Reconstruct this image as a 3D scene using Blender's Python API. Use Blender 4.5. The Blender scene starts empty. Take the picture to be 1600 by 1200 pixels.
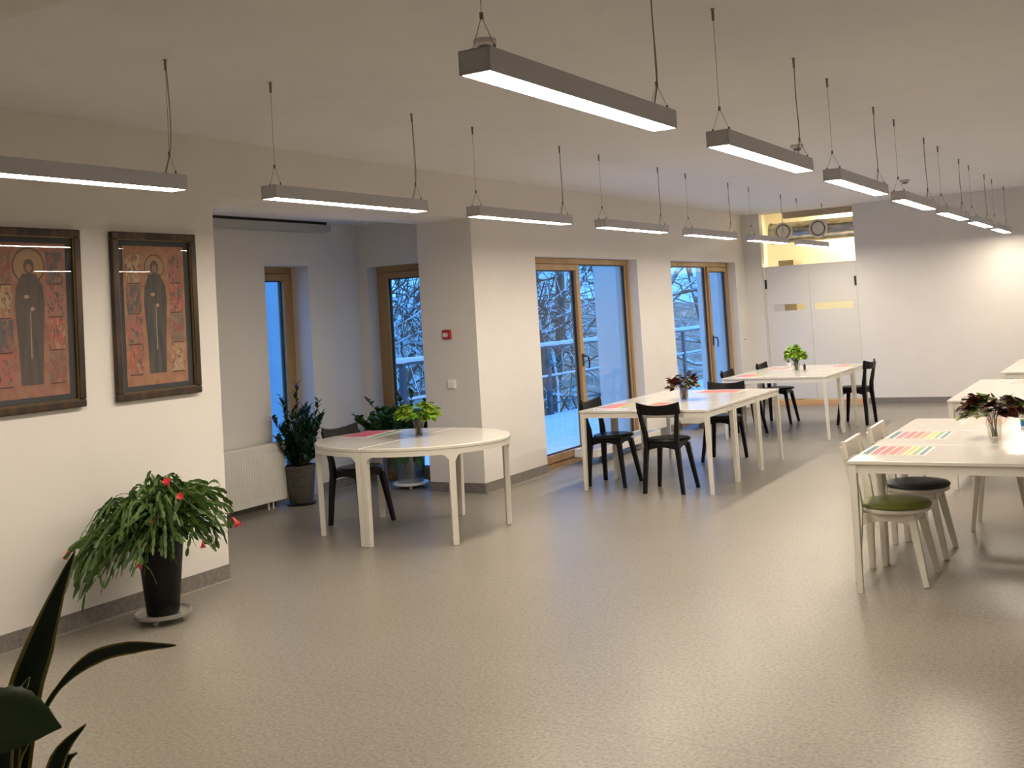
import bpy, math, random
from mathutils import Vector, Matrix, noise as mnoise
random.seed(7)
S = bpy.context.scene
COL = S.collection
PI = math.pi
def V(*a): return Vector(a)

# ------------------------------------------------------------------ camera
YAW, PITCH, ROLL, FPX, SHY = .531, -.048, -.061, 1686.0, -190.2
fw = V(-math.sin(YAW)*math.cos(PITCH), math.cos(YAW)*math.cos(PITCH), -math.sin(PITCH))
ri = V(math.cos(YAW), math.sin(YAW), 0)
up = ri.cross(fw)
r2 = ri*math.cos(ROLL)+up*math.sin(ROLL)
u2 = -ri*math.sin(ROLL)+up*math.cos(ROLL)
cd = bpy.data.cameras.new('camera')
cam = bpy.data.objects.new('camera', cd); COL.objects.link(cam)
cam.matrix_world = Matrix(((r2.x, u2.x, -fw.x, 0), (r2.y, u2.y, -fw.y, 0), (r2.z, u2.z, -fw.z, 1.65), (0, 0, 0, 1)))
cd.sensor_fit = 'HORIZONTAL'; cd.sensor_width = 36; cd.lens = FPX/1600*36
cd.shift_x = 0; cd.shift_y = SHY/1600
cd.clip_start = .05; cd.clip_end = 300
S.camera = cam

# ------------------------------------------------------------------ world, exposure, light levels
LAMP_E = 74.0
LAMP_C = (1, .86, .70)
DUSK = (.115, .40, 1.0)
w = bpy.data.worlds.new('dusk_sky'); S.world = w; w.use_nodes = True
bg = w.node_tree.nodes['Background']; bg.inputs[0].default_value = (*DUSK, 1); bg.inputs[1].default_value = 2.5
S.view_settings.view_transform = 'Standard'; S.view_settings.look = 'None'
S.view_settings.exposure = 0.0; S.view_settings.gamma = 1; S.view_settings.use_curve_mapping = False
try:
    S.cycles.max_bounces = 8; S.cycles.diffuse_bounces = 5; S.cycles.transparent_max_bounces = 12
    S.cycles.sample_clamp_indirect = 6
except Exception: pass

# ------------------------------------------------------------------ materials
def s2l(c): return tuple(((x/255+.055)/1.055)**2.4 if x > 10 else x/255/12.92 for x in c)
def mat(name, col, rough=.5, metal=0., spec=.5, coat=0.):
    m = bpy.data.materials.new(name); m.use_nodes = True
    b = m.node_tree.nodes['Principled BSDF']
    b.inputs['Base Color'].default_value = (*col, 1); b.inputs['Roughness'].default_value = rough
    b.inputs['Metallic'].default_value = metal; b.inputs['Specular IOR Level'].default_value = spec
    b.inputs['Coat Weight'].default_value = coat
    return m
def nd(m, t, **k):
    n = m.node_tree.nodes.new(t)
    for a, v in k.items(): setattr(n, a, v)
    return n
def lk(m, a, b): m.node_tree.links.new(a, b)
def noisy(name, c1, c2, scale=8., rough=.5, metal=0., detail=4., bump=0., stretch=None, lo=.35, hi=.65, spec=.5, coord='Object', coat=0.):
    m = mat(name, c1, rough, metal, spec, coat); b = m.node_tree.nodes['Principled BSDF']
    tc = nd(m, 'ShaderNodeTexCoord'); n = nd(m, 'ShaderNodeTexNoise'); n.inputs['Scale'].default_value = scale; n.inputs['Detail'].default_value = detail
    if stretch:
        mp = nd(m, 'ShaderNodeMapping'); mp.inputs['Scale'].default_value = stretch
        lk(m, tc.outputs[coord], mp.inputs[0]); lk(m, mp.outputs[0], n.inputs['Vector'])
    else: lk(m, tc.outputs[coord], n.inputs['Vector'])
    r = nd(m, 'ShaderNodeValToRGB'); r.color_ramp.elements[0].position = lo; r.color_ramp.elements[1].position = hi
    r.color_ramp.elements[0].color = (*c1, 1); r.color_ramp.elements[1].color = (*c2, 1)
    lk(m, n.outputs['Fac'], r.inputs[0]); lk(m, r.outputs[0], b.inputs['Base Color'])
    if bump:
        bp = nd(m, 'ShaderNodeBump'); bp.inputs['Strength'].default_value = bump; bp.inputs['Distance'].default_value = .01
        lk(m, n.outputs['Fac'], bp.inputs['Height']); lk(m, bp.outputs[0], b.inputs['Normal'])
    return m
def emis(name, col, s):
    m = bpy.data.materials.new(name); m.use_nodes = True; nt = m.node_tree; nt.nodes.clear()
    o = nt.nodes.new('ShaderNodeOutputMaterial'); e = nt.nodes.new('ShaderNodeEmission')
    e.inputs[0].default_value = (*col, 1); e.inputs[1].default_value = s; nt.links.new(e.outputs[0], o.inputs[0]); return m
def glass(name, tint=(1, 1, 1), ior=1.5, rough=0.0, boost=0.):
    m = bpy.data.materials.new(name); m.use_nodes = True; nt = m.node_tree; nt.nodes.clear()
    o = nt.nodes.new('ShaderNodeOutputMaterial'); mx = nt.nodes.new('ShaderNodeMixShader')
    t = nt.nodes.new('ShaderNodeBsdfTransparent'); g = nt.nodes.new('ShaderNodeBsdfGlossy'); fr = nt.nodes.new('ShaderNodeFresnel')
    t.inputs[0].default_value = (*tint, 1); g.inputs['Roughness'].default_value = rough; fr.inputs[0].default_value = ior
    ad = nt.nodes.new('ShaderNodeMath'); ad.operation = 'ADD'; ad.inputs[1].default_value = boost
    ge = nt.nodes.new('ShaderNodeNewGeometry'); iv = nt.nodes.new('ShaderNodeMath'); iv.operation = 'SUBTRACT'; iv.inputs[0].default_value = 1
    ml = nt.nodes.new('ShaderNodeMath'); ml.operation = 'MULTIPLY'; nt.links.new(ge.outputs['Backfacing'], iv.inputs[1])
    nt.links.new(fr.outputs[0], ad.inputs[0]); nt.links.new(ad.outputs[0], ml.inputs[0]); nt.links.new(iv.outputs[0], ml.inputs[1]); ad = ml
    nt.links.new(ad.outputs[0], mx.inputs[0]); nt.links.new(t.outputs[0], mx.inputs[1]); nt.links.new(g.outputs[0], mx.inputs[2]); nt.links.new(mx.outputs[0], o.inputs[0])
    return m
def leafmat(name, c1, c2, scale=6, rough=.4, trans=.0):
    return noisy(name, c1, c2, scale, rough, spec=.4)

M = {}
M['wall'] = noisy('wall_paint', (.74, .715, .68), (.76, .735, .70), 3, .85, bump=.02)
M['ceiling'] = noisy('ceiling_paint', (.76, .755, .765), (.78, .775, .785), 3, .9)
M['fin'] = noisy('render_plaster', (.84, .74, .66), (.88, .78, .70), 4, .9, bump=.1)
# vinyl floor: fine speckle of three tones plus welded seams
def floor_mat():
    m = mat('speckled_vinyl', (.3, .28, .25), .3, spec=.32); b = m.node_tree.nodes['Principled BSDF']
    tc = nd(m, 'ShaderNodeTexCoord')
    n1 = nd(m, 'ShaderNodeTexNoise'); n1.inputs['Scale'].default_value = 58; n1.inputs['Detail'].default_value = 5; n1.inputs['Roughness'].default_value = .75
    v = nd(m, 'ShaderNodeTexVoronoi'); v.inputs['Scale'].default_value = 95
    n2 = nd(m, 'ShaderNodeTexNoise'); n2.inputs['Scale'].default_value = .9; n2.inputs['Detail'].default_value = 3
    for n in (n1, v, n2): lk(m, tc.outputs['Object'], n.inputs['Vector'])
    r = nd(m, 'ShaderNodeValToRGB'); e = r.color_ramp.elements
    e[0].position = .36; e[0].color = (.195, .176, .148, 1); e[1].position = .66; e[1].color = (.365, .338, .285, 1)
    x = e.new(.5); x.color = (.285, .262, .220, 1)
    lk(m, n1.outputs['Fac'], r.inputs[0])
    mx = nd(m, 'ShaderNodeMix', data_type='RGBA', blend_type='MULTIPLY'); mx.inputs[0].default_value = .32
    lk(m, r.outputs[0], mx.inputs[6]); bw = nd(m, 'ShaderNodeSeparateColor'); lk(m, v.outputs['Color'], bw.inputs[0]); vr = nd(m, 'ShaderNodeValToRGB'); ve = vr.color_ramp.elements; ve[0].position = .0; ve[0].color = (.35, .33, .3, 1); ve[1].position = .16; ve[1].color = (.94, .94, .94, 1); lk(m, bw.outputs[0], vr.inputs[0]); lk(m, vr.outputs[0], mx.inputs[7])
    mx2 = nd(m, 'ShaderNodeMix', data_type='RGBA', blend_type='MULTIPLY'); mx2.inputs[0].default_value = 1
    r2_ = nd(m, 'ShaderNodeValToRGB'); r2_.color_ramp.elements[0].color = (.9, .9, .9, 1); r2_.color_ramp.elements[0].position = .3; r2_.color_ramp.elements[1].position = .7
    lk(m, n2.outputs['Fac'], r2_.inputs[0]); lk(m, mx.outputs[2], mx2.inputs[6]); lk(m, r2_.outputs[0], mx2.inputs[7])
    br = nd(m, 'ShaderNodeTexBrick', offset=0, squash=1)
    br.inputs['Color1'].default_value = (1, 1, 1, 1); br.inputs['Color2'].default_value = (.985, .985, .985, 1); br.inputs['Mortar'].default_value = (.84, .84, .84, 1)
    br.inputs['Scale'].default_value = 1; br.inputs['Mortar Size'].default_value = .004; br.inputs['Brick Width'].default_value = 30; br.inputs['Row Height'].default_value = 2.0
    mp = nd(m, 'ShaderNodeMapping'); mp.inputs['Location'].default_value = (9, .15, 0); lk(m, tc.outputs['Object'], mp.inputs[0]); lk(m, mp.outputs[0], br.inputs['Vector'])
    mx3 = nd(m, 'ShaderNodeMix', data_type='RGBA', blend_type='MULTIPLY'); mx3.inputs[0].default_value = 1
    lk(m, mx2.outputs[2], mx3.inputs[6]); lk(m, br.outputs['Color'], mx3.inputs[7])
    lk(m, mx3.outputs[2], b.inputs['Base Color'])
    rr = nd(m, 'ShaderNodeMapRange'); rr.inputs['To Min'].default_value = .27; rr.inputs['To Max'].default_value = .36
    lk(m, n1.outputs['Fac'], rr.inputs[0]); lk(m, rr.outputs[0], b.inputs['Roughness'])
    return m
M['floor'] = floor_mat()
M['base'] = noisy('vinyl_skirting', (.17, .155, .14), (.24, .22, .20), 45, .4)
M['cove'] = noisy('skirting_weld', (.34, .31, .28), (.40, .37, .33), 45, .35)
M['wframe'] = noisy('oak_frame', (.31, .185, .075), (.41, .26, .115), 3, .45, stretch=(1, 1, .15))
M['gasket'] = mat('dark_gasket', (.02, .022, .03), .5)
M['glass'] = glass('window_glass', (.93, .97, 1.0))
M['white'] = mat('white_lacquer', (.74, .715, .65), .28, spec=.5)
M['top'] = mat('white_tabletop', (.70, .675, .615), .15, spec=.5)
M['rad'] = mat('radiator_enamel', (.76, .74, .69), .35)
M['black'] = noisy('black_stained_wood', (.003, .003, .004), (.007, .006, .007), 20, .42, stretch=(1, 1, .2), spec=.25)
M['leather'] = noisy('black_leather', (.004, .004, .005), (.009, .009, .010), 60, .34, bump=.15, spec=.35)
M['whitewood'] = mat('white_painted_wood', (.70, .665, .59), .35)
M['green_cushion'] = noisy('olive_cushion', (.115, .135, .012), (.16, .18, .02), 12, .45)
M['black_cushion'] = noisy('charcoal_cushion', (.012, .012, .016), (.022, .022, .027), 30, .5)
M['alu'] = noisy('grey_lamp_enamel', (.50, .50, .535), (.54, .54, .57), 30, .5, stretch=(1, .05, 1))
M['steel'] = mat('steel_wire', (.22, .2, .18), .4, metal=.7)
M['cable'] = mat('grey_cable', (.30, .28, .26), .5)
M['lamp'] = emis('lamp_diffuser', LAMP_C, LAMP_E)
M['hinge'] = mat('black_hinge', (.01, .01, .01), .4)
M['handle'] = mat('bronze_handle', (.10, .075, .05), .3, metal=.8)
M['red'] = mat('red_plastic', (.42, .02, .025), .35)
M['label'] = mat('pale_label', (.7, .62, .58), .5)
M['plastic'] = mat('white_plastic', (.86, .85, .82), .4)
M['detector'] = mat('detector_plastic', (.55, .53, .52), .5)
M['darkgap'] = mat('dark_recess', (.02, .02, .02), .7)
M['coolunit'] = mat('grey_metal_cover', (.42, .43, .42), .5)
M['zinc'] = noisy('galvanised_duct', (.33, .34, .36), (.62, .60, .56), 7, .22, metal=1., stretch=(1, .4, 3))
M['diff'] = mat('diffuser_white', (.62, .60, .56), .45)
M['tray'] = noisy('cable_tray', (.36, .30, .2), (.44, .36, .25), 6, .5)
M['snow'] = noisy('snow', (.80, .84, .88), (.90, .92, .95), 5, .8, bump=.2)
M['rail'] = mat('rail_metal', (.10, .11, .13), .45, metal=.5)
M['leafdark'] = leafmat('laurel_leaf', (.006, .03, .014), (.018, .065, .022), 14, .3)
M['leafshrub'] = leafmat('shrub_leaf', (.012, .05, .012), (.04, .11, .03), 12, .38)
M['leafcactus'] = leafmat('cactus_green', (.030, .070, .012), (.090, .165, .032), 9, .45)
M['leaflime'] = leafmat('lime_leaf', (.24, .38, .02), (.42, .56, .06), 25, .45)
M['leafbright'] = leafmat('fresh_green_leaf', (.14, .36, .02), (.30, .52, .05), 25, .45)
M['leafpurple'] = leafmat('purple_leaf', (.05, .022, .012), (.13, .035, .03), 22, .4)
M['leafred'] = leafmat('red_leaf', (.10, .016, .014), (.17, .04, .03), 22, .4)
M['leafolive'] = leafmat('olive_green_leaf', (.06, .09, .02), (.22, .27, .06), 22, .4)
M['petal'] = noisy('pink_petal', (.75, .03, .07), (.8, .16, .14), 30, .45)
M['stem'] = mat('green_stem', (.06, .11, .03), .5)
M['woodstem'] = mat('woody_stem', (.06, .035, .02), .7)
M['soil'] = mat('potting_soil', (.02, .014, .01), .9)
M['potblack'] = mat('black_pot', (.004, .004, .005), .4, spec=.25)
M['potbrown'] = noisy('brown_woven_pot', (.055, .048, .042), (.10, .088, .075), 30, .6, bump=.3, stretch=(1, 1, 4))
M['potsteel'] = noisy('brushed_steel_pot', (.20, .22, .25), (.34, .36, .38), 4, .25, metal=.9, stretch=(1, 1, .3))
M['saucer'] = mat('silver_saucer', (.42, .40, .37), .3, metal=.6)
M['darksaucer'] = mat('black_saucer', (.012, .012, .016), .4)
M['vase'] = glass('vase_glass', (.84, .82, .76), 1.5, .06, .14)
M['vasebrown'] = glass('brown_vase_glass', (.62, .50, .36), 1.5, .03, .05)
M['paper'] = mat('white_paper', (.84, .82, .74), .6)
M['blue'] = mat('blue_jar', (.01, .16, .33), .3)
M['jarcap'] = mat('green_jar_lid', (.20, .33, .16), .4)
M['doorleaf'] = mat('white_door_panel', (.72, .70, .64), .4)
M['woodstrip'] = noisy('wooden_threshold', (.60, .33, .14), (.70, .42, .20), 3, .5, stretch=(.3, 1, 1))
M['corridor'] = mat('corridor_cream_paint', (.85, .80, .66), .8)
M['pictureframe'] = noisy('dark_gilt_wood', (.020, .010, .004), (.13, .055, .012), 7, .45, stretch=(1, 2.2, .5), lo=.45, hi=.85)
M['gilt'] = mat('worn_gilt', (.22, .13, .045), .35, metal=.5)
M['matboard'] = mat('dark_slate_mount', (.035, .04, .042), .7)
M['pglass'] = glass('picture_glass', (.97, .97, .97), 1.5)

# ------------------------------------------------------------------ mesh builder
class MB:
    def __init__(s): s.v = []; s.f = []
    def add(s, vs, fs):
        n = len(s.v); s.v += [Vector(x) for x in vs]; s.f += [tuple(i+n for i in q) for q in fs]; return s
    def box(s, x0, y0, z0, x1, y1, z1):
        return s.add([(x0, y0, z0), (x1, y0, z0), (x1, y1, z0), (x0, y1, z0), (x0, y0, z1), (x1, y0, z1), (x1, y1, z1), (x0, y1, z1)],
                     [(0, 3, 2, 1), (4, 5, 6, 7), (0, 1, 5, 4), (1, 2, 6, 5), (2, 3, 7, 6), (3, 0, 4, 7)])
    def tube(s, pts, rad, n=8, cap=True, flat=1., ref=None):
        pts = [Vector(p) for p in pts]
        if not hasattr(rad, '__len__'): rad = [rad]*len(pts)
        vs = []; b = len(s.v); prev = None
        for i, p in enumerate(pts):
            d = (pts[min(i+1, len(pts)-1)]-pts[max(i-1, 0)])
            d = d.normalized() if d.length > 1e-9 else V(0, 0, 1)
            a = prev if prev is not None else (ref if ref is not None else (V(0, 0, 1) if abs(d.z) < .9 else V(1, 0, 0)))
            a = (a-d*a.dot(d));
            if a.length < 1e-6: a = d.orthogonal()
            a.normalize(); prev = a; c = d.cross(a)
            for k in range(n):
                t = 2*PI*k/n+PI/n
                vs.append(p+a*(math.cos(t)*rad[i]*flat)+c*(math.sin(t)*rad[i]))
        fs = []
        for i in range(len(pts)-1):
            for k in range(n):
                fs.append((i*n+k, i*n+(k+1) % n, (i+1)*n+(k+1) % n, (i+1)*n+k))
        if cap: fs.append(tuple(range(n-1, -1, -1))); fs.append(tuple((len(pts)-1)*n+k for k in range(n)))
        return s.add(vs, fs)
    def beam(s, pts, sizes, ref=V(0, 1, 0)):
        # rectangular section swept through pts; sizes = (across ref-cross, along ref)
        vs = []; fs = []
        pts = [Vector(p) for p in pts]
        for i, p in enumerate(pts):
            d = (pts[min(i+1, len(pts)-1)]-pts[max(i-1, 0)]).normalized()
            a = (ref-d*ref.dot(d)).normalized(); c = d.cross(a)
            w_, h_ = sizes[i]
            for u_, v_ in ((-1, -1), (1, -1), (1, 1), (-1, 1)): vs.append(p+c*(u_*w_/2)+a*(v_*h_/2))
        for i in range(len(pts)-1):
            for k in range(4): fs.append((i*4+k, i*4+(k+1) % 4, (i+1)*4+(k+1) % 4, (i+1)*4+k))
        fs.append((3, 2, 1, 0)); e = (len(pts)-1)*4; fs.append((e, e+1, e+2, e+3))
        return s.add(vs, fs)
    def lathe(s, prof, c=(0, 0, 0), n=32, axis='z'):
        vs = []; fs = []
        for r, z in prof:
            for k in range(n):
                t = 2*PI*k/n
                if axis == 'z': vs.append((c[0]+r*math.cos(t), c[1]+r*math.sin(t), c[2]+z))
                elif axis == 'y': vs.append((c[0]+r*math.cos(t), c[1]+z, c[2]+r*math.sin(t)))
                else: vs.append((c[0]+z, c[1]+r*math.cos(t), c[2]+r*math.sin(t)))
        for i in range(len(prof)-1):
            for k in range(n): fs.append((i*n+k, i*n+(k+1) % n, (i+1)*n+(k+1) % n, (i+1)*n+k))
        fs.append(tuple(range(n-1, -1, -1))); e = (len(prof)-1)*n; fs.append(tuple(e+k for k in range(n)))
        return s.add(vs, fs)
    def prism(s, poly, z0, z1):
        n = len(poly)
        return s.add([(x, y, z0) for x, y in poly]+[(x, y, z1) for x, y in poly],
                     [tuple(range(n-1, -1, -1)), tuple(range(n, 2*n))]+[(k, (k+1) % n, n+(k+1) % n, n+k) for k in range(n)])
    def leaf(s, base, d, up_, L, W, droop=.3, prof=(0, .75, 1, .7, 0), fold=.15):
        base = Vector(base); d = Vector(d).normalized(); up_ = Vector(up_)
        side = d.cross(up_)
        if side.length < 1e-4: side = d.orthogonal()
        side.normalize(); nn = side.cross(d).normalized()
        n = len(prof); vs = []; fs = []
        for i, w_ in enumerate(prof):
            t = i/(n-1); p = base+d*(L*t)-V(0, 0, 1)*(droop*L*t*t)
            hw = max(w_, .03)*W/2
            vs += [p-side*hw+nn*fold*hw, p, p+side*hw+nn*fold*hw]
        for i in range(n-1):
            a = i*3; fs += [(a, a+1, a+4, a+3), (a+1, a+2, a+5, a+4)]
        return s.add(vs, fs)
    def build(s, name, m, parent=None, smooth=False, bevel=0., seg=2, loc=None):
        me = bpy.data.meshes.new(name); me.from_pydata([tuple(v) for v in s.v], [], s.f); me.validate(); 
        import bmesh
        b = bmesh.new(); b.from_mesh(me)
        closed = all(len(e.link_faces) == 2 for e in b.edges)
        if closed: bmesh.ops.recalc_face_normals(b, faces=b.faces)
        b.to_mesh(me); b.free()
        me.materials.append(m if not isinstance(m, str) else M[m])
        o = bpy.data.objects.new(name, me); COL.objects.link(o)
        if parent: o.parent = parent
        if loc: o.location = loc
        if smooth:
            me.polygons.foreach_set('use_smooth', [True]*len(me.polygons))
            if smooth != 'all': 
                try: me.set_sharp_from_angle(angle=math.radians(40))
                except Exception: pass
        if bevel:
            md = o.modifiers.new('bevel', 'BEVEL'); md.width = bevel; md.segments = seg; md.limit_method = 'ANGLE'; md.angle_limit = math.radians(40)
            me.polygons.foreach_set('use_smooth', [True]*len(me.polygons)); 
            md.harden_normals = True
        return o
def tag(o, label=None, cat=None, group=None, kind=None):
    if label: o['label'] = label
    if cat: o['category'] = cat
    if group: o['group'] = group
    if kind: o['kind'] = kind
    return o
def thing(name, loc, rz, label, cat, group=None):
    o = bpy.data.objects.new(name, None); COL.objects.link(o); o.location = loc; o.rotation_euler = (0, 0, rz); o.empty_display_size = .1
    return tag(o, label, cat, group)
def struct(o): o['kind'] = 'structure'; return o
def dup(o, parent=None):
    c = o.copy(); COL.objects.link(c)
    if parent: c.parent = parent
    for ch in list(o.children): dup(ch, c)
    return c

# ------------------------------------------------------------------ room shell
XW = -5.44          # wall with pictures and balcony doors
YB = 16.45          # back wall
ZC = 2.975          # ceiling
XA, YA0, YA1 = -7.17, 5.285, 9.0   # alcove back wall, start, far wall
YCOL = 8.53; XCOL = -6.06
XR_ = 1.15; YF = -1.6
T = .32
struct(MB().box(-5.75, YF-.2, -.12, XR_+.2, YB+.05, 0).box(XA-.32, YA0-.3, -.12, -5.75, YA1+.3, 0).build('floor', 'floor'))
struct(MB().box(XW-T, YF-.2, ZC, XR_+.2, YB+.25, ZC+.2).build('ceiling', 'ceiling'))
# side wall with three openings: the alcove and two balcony doors
W2 = (9.735, 12.31); W3 = (13.405, 16.0); ZO = 2.235
m_ = MB()
m_.box(XW-.3, YF, 0, XW, YA0, ZC)
m_.box(XW-.3, YA0, 2.575, XW, YCOL, ZC)
m_.box(XCOL, YCOL, 0, XW, W2[0], ZC)
m_.box(XW-.3, W2[0], ZO, XW, W2[1], ZC)
m_.box(XW-.3, W2[1], 0, XW, W3[0], ZC)
m_.box(XW-.3, W3[0], ZO, XW, W3[1], ZC)
m_.box(XW-.3, W3[1], 0, XW, YB+.15, ZC)
struct(m_.build('wall_left', 'wall'))
# alcove walls
W1 = (7.59, 8.207)
m_ = MB().box(XA-.32, YA0-.3, -.1, XA, W1[0], 2.68).box(XA-.32, W1[0], 2.255, XA, W1[1], 2.68).box(XA-.32, W1[1], -.1, XA, YA1+.28, 2.68)
struct(m_.build('wall_alcove', 'wall'))
struct(MB().box(XA, YA0-.3, 0, XW-.3, YA0, 2.68).build('wall_alcove_near', 'wall'))
DX = (-7.06, -5.8)
m_ = MB().box(XA, YA1, 0, DX[0], YA1+.28, 2.68).box(DX[0], YA1, 2.235, XCOL-.0, YA1+.28, 2.68)
struct(m_.build('wall_alcove_end', 'wall'))
struct(MB().box(XA-.32, YA0-.3, 2.68, XCOL, YA1+.28, 2.80).box(XCOL, YA0-.3, 2.68, XW-.3, YCOL, 2.80).box(XCOL, YA0, 2.575, XW-.3, YCOL, 2.68).build('ceiling_alcove', 'ceiling'))
# back wall with the glazed-over service doorway
m_ = MB()
m_.box(XW, YB, 0, -5.16, YB+.15, ZC)
m_.box(-3.73, YB, 0, XR_, YB+.15, ZC)
struct(m_.build('wall_back', 'wall'))
struct(MB().box(XR_, YF, 0, XR_+.2, YB+.15, ZC).build('wall_right', 'wall'))
struct(MB().box(XW-.3, YF-.2, 0, XR_+.2, YF, ZC).build('wall_front', 'wall'))
struct(MB().box(XW, 1.72, 2.74, XR_, 2.25, ZC).build('trim_1', 'wall'))   # downstand beam over the near end
# skirtings
H = .098
def skirt(name, segs):
    m_ = MB(); c_ = MB()
    for (x0, y0, x1, y1, nx, ny) in segs:
        t = .008; k = .03
        m_.box(min(x0, x1)+min(0, nx*t), min(y0, y1)+min(0, ny*t), 0, max(x0, x1)+max(0, nx*t), max(y0, y1)+max(0, ny*t), H)
        c_.box(min(x0, x1)+min(0, nx*k), min(y0, y1)+min(0, ny*k), 0, max(x0, x1)+max(0, nx*k), max(y0, y1)+max(0, ny*k), .004)
    o = struct(m_.build(name, 'base')); c_.build('weld_strip', 'cove', o); return o
skirt('baseboard_left', [(XW, YF, XW, YA0, 1, 0), (XW, YCOL, XW, W2[0], 1, 0), (XW, W2[1], XW, W3[0], 1, 0), (XW, W3[1], XW, YB, 1, 0), (XCOL, YCOL, XW, YCOL, 0, -1)])
skirt('baseboard_alcove', [(XA, YA0, XA, W1[0], 1, 0), (XA, W1[1], XA, YA1, 1, 0), (XA, YA1, DX[0], YA1, 0, -1), (XA, YA0, XW-.3, YA0, 0, 1)])
skirt('baseboard_back', [(-3.73, YB, XR_, YB, 0, -1), (XW, YB, -5.16, YB, 0, -1)])

# ------------------------------------------------------------------ glazed doors and window
def glazed(name, axis, a0, a1, z0, z1, pos, out, split, leaf_first, handle_at=None):
    """frame in a wall opening. axis 'y': opening runs along Y at X=pos, outside towards out*X."""
    def bx(mb, u0, u1, w0, w1, d0, d1):
        # u along opening, w height, d depth outward (0 at the room face of the frame)
        if axis == 'y':
            x0, x1 = sorted((pos+out*d0, pos+out*d1)); mb.box(x0, u0, w0, x1, u1, w1)
        else:
            y0, y1 = sorted((pos+out*d0, pos+out*d1)); mb.box(u0, y0, w0, u1, y1, w1)
    fr = MB(); F = .055
    bx(fr, a0, a0+F, z0, z1, 0, .08); bx(fr, a1-F, a1, z0, z1, 0, .08); bx(fr, a0+F, a1-F, z1-F-.01, z1, 0, .08); bx(fr, a0+F, a1-F, z0, z0+F, 0, .08)
    root = struct(fr.build(name, 'wframe', bevel=.004))
    segs = []
    if split is None: segs = [(a0+F, a1-F, True)]
    else:
        segs = [(a0+F, split, leaf_first), (split, a1-F, not leaf_first)]
    for (s0, s1, isleaf) in segs:
        q = .085 if isleaf else .05
        d0 = -.015 if isleaf else .012
        sm = MB(); g0, g1 = s0+q, s1-q; h0, h1 = z0+F+(.08 if isleaf else .03), z1-F-(.08 if isleaf else .012)
        bx(sm, s0+.004, g0, z0+F+.004, z1-F-.014, d0, .07); bx(sm, g1, s1-.004, z0+F+.004, z1-F-.014, d0, .07)
        bx(sm, g0, g1, z0+F+.004, h0, d0, .07); bx(sm, g0, g1, h1, z1-F-.014, d0, .07)
        ob = sm.build('door_leaf' if isleaf else 'fixed_sash', 'wframe', root, bevel=.004)
        gk = MB(); e = .012
        bx(gk, g0, g0+e, h0, h1, .02, .045); bx(gk, g1-e, g1, h0, h1, .02, .045); bx(gk, g0+e, g1-e, h0, h0+e, .02, .045); bx(gk, g0+e, g1-e, h1-e, h1, .02, .045)
        gk.build('glazing_gasket', 'gasket', ob)
        pg = MB(); bx(pg, g0+e, g1-e, h0+e, h1-e, .030, .034); pg.build('glass_pane', 'glass', ob)
        if isleaf and handle_at is not None:
            hb = MB(); hu = handle_at
            if axis == 'y':
                X = pos-out*.015*(-1)*-1; sx = -out
                X = pos+out*d0
                hb.box(min(X, X+sx*.012), hu-.016, 1.02, max(X, X+sx*.012), hu+.016, 1.16)
                hb.tube([(X+sx*.01, hu, 1.13), (X+sx*.055, hu, 1.13), (X+sx*.06, hu+.02, 1.12), (X+sx*.055, hu+.055, 1.06), (X+sx*.05, hu+.045, .99)], .010, 8)
            hb.build('door_handle', 'handle', ob, smooth=True)
    return root
XF = -5.56
glazed('door_1', 'y', W2[0], W2[1], .0, ZO, XF, -1, 10.93, True, 10.885)
glazed('door_2', 'y', W3[0], W3[1], .0, ZO, XF, -1, 15.06, False, 15.11)
glazed('window_1', 'y', W1[0], W1[1], .0, 2.255, XA-.22, -1, None, False)
glazed('door_3', 'x', DX[0]+.02, XCOL-.002, .0, 2.235, YA1+.14, 1, None, False)

# ------------------------------------------------------------------ outside: balcony, railing, snow, trees
struct(MB().box(-8.75, YA1+.28, -.25, XW-.3, 34, -.06).box(-9.5, 3, -.25, XA-.32, YA1+.28, -.06).build('trim_2', 'fin'))
sn = MB()
def snowgrid(mb, x0, x1, y0, y1, z, nx, ny, amp=.02):
    vs = []; fs = []
    for j in range(ny+1):
        for i in range(nx+1):
            x = x0+(x1-x0)*i/nx; y = y0+(y1-y0)*j/ny
            e = min(i, nx-i, j, ny-j) > 0
            vs.append((x, y, z+(amp*mnoise.noise(V(x*1.3, y*1.3, 0)) if e else -.03)))
    for j in range(ny):
        for i in range(nx): a = j*(nx+1)+i; fs.append((a, a+1, a+nx+2, a+nx+1))
    mb.add(vs, fs)
snowgrid(sn, -8.6, XW-.34, YA1+.30, 30, .0, 14, 90)
tag(sn.build('snow_cover', 'snow', smooth='all'), 'smooth layer of fresh snow lying on the long balcony floor', 'snow', kind='stuff')
sn = MB(); snowgrid(sn, -9.3, XA-.34, 4, YA1-.02, .0, 10, 20)
tag(sn.build('snow_cover', 'snow', smooth='all'), 'snow on the small ledge outside the narrow alcove window', 'snow', kind='stuff')
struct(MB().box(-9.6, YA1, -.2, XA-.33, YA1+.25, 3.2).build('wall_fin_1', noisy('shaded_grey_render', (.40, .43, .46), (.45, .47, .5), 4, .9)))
struct(MB().box(-6.25, 12.72, -.2, XW-.3, 12.95, 3.2).build('wall_fin_2', 'fin'))
struct(MB().box(-6.42, 16.9, -.2, XW-.3, 17.1, 3.2).build('wall_fin_3', 'fin'))
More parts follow.
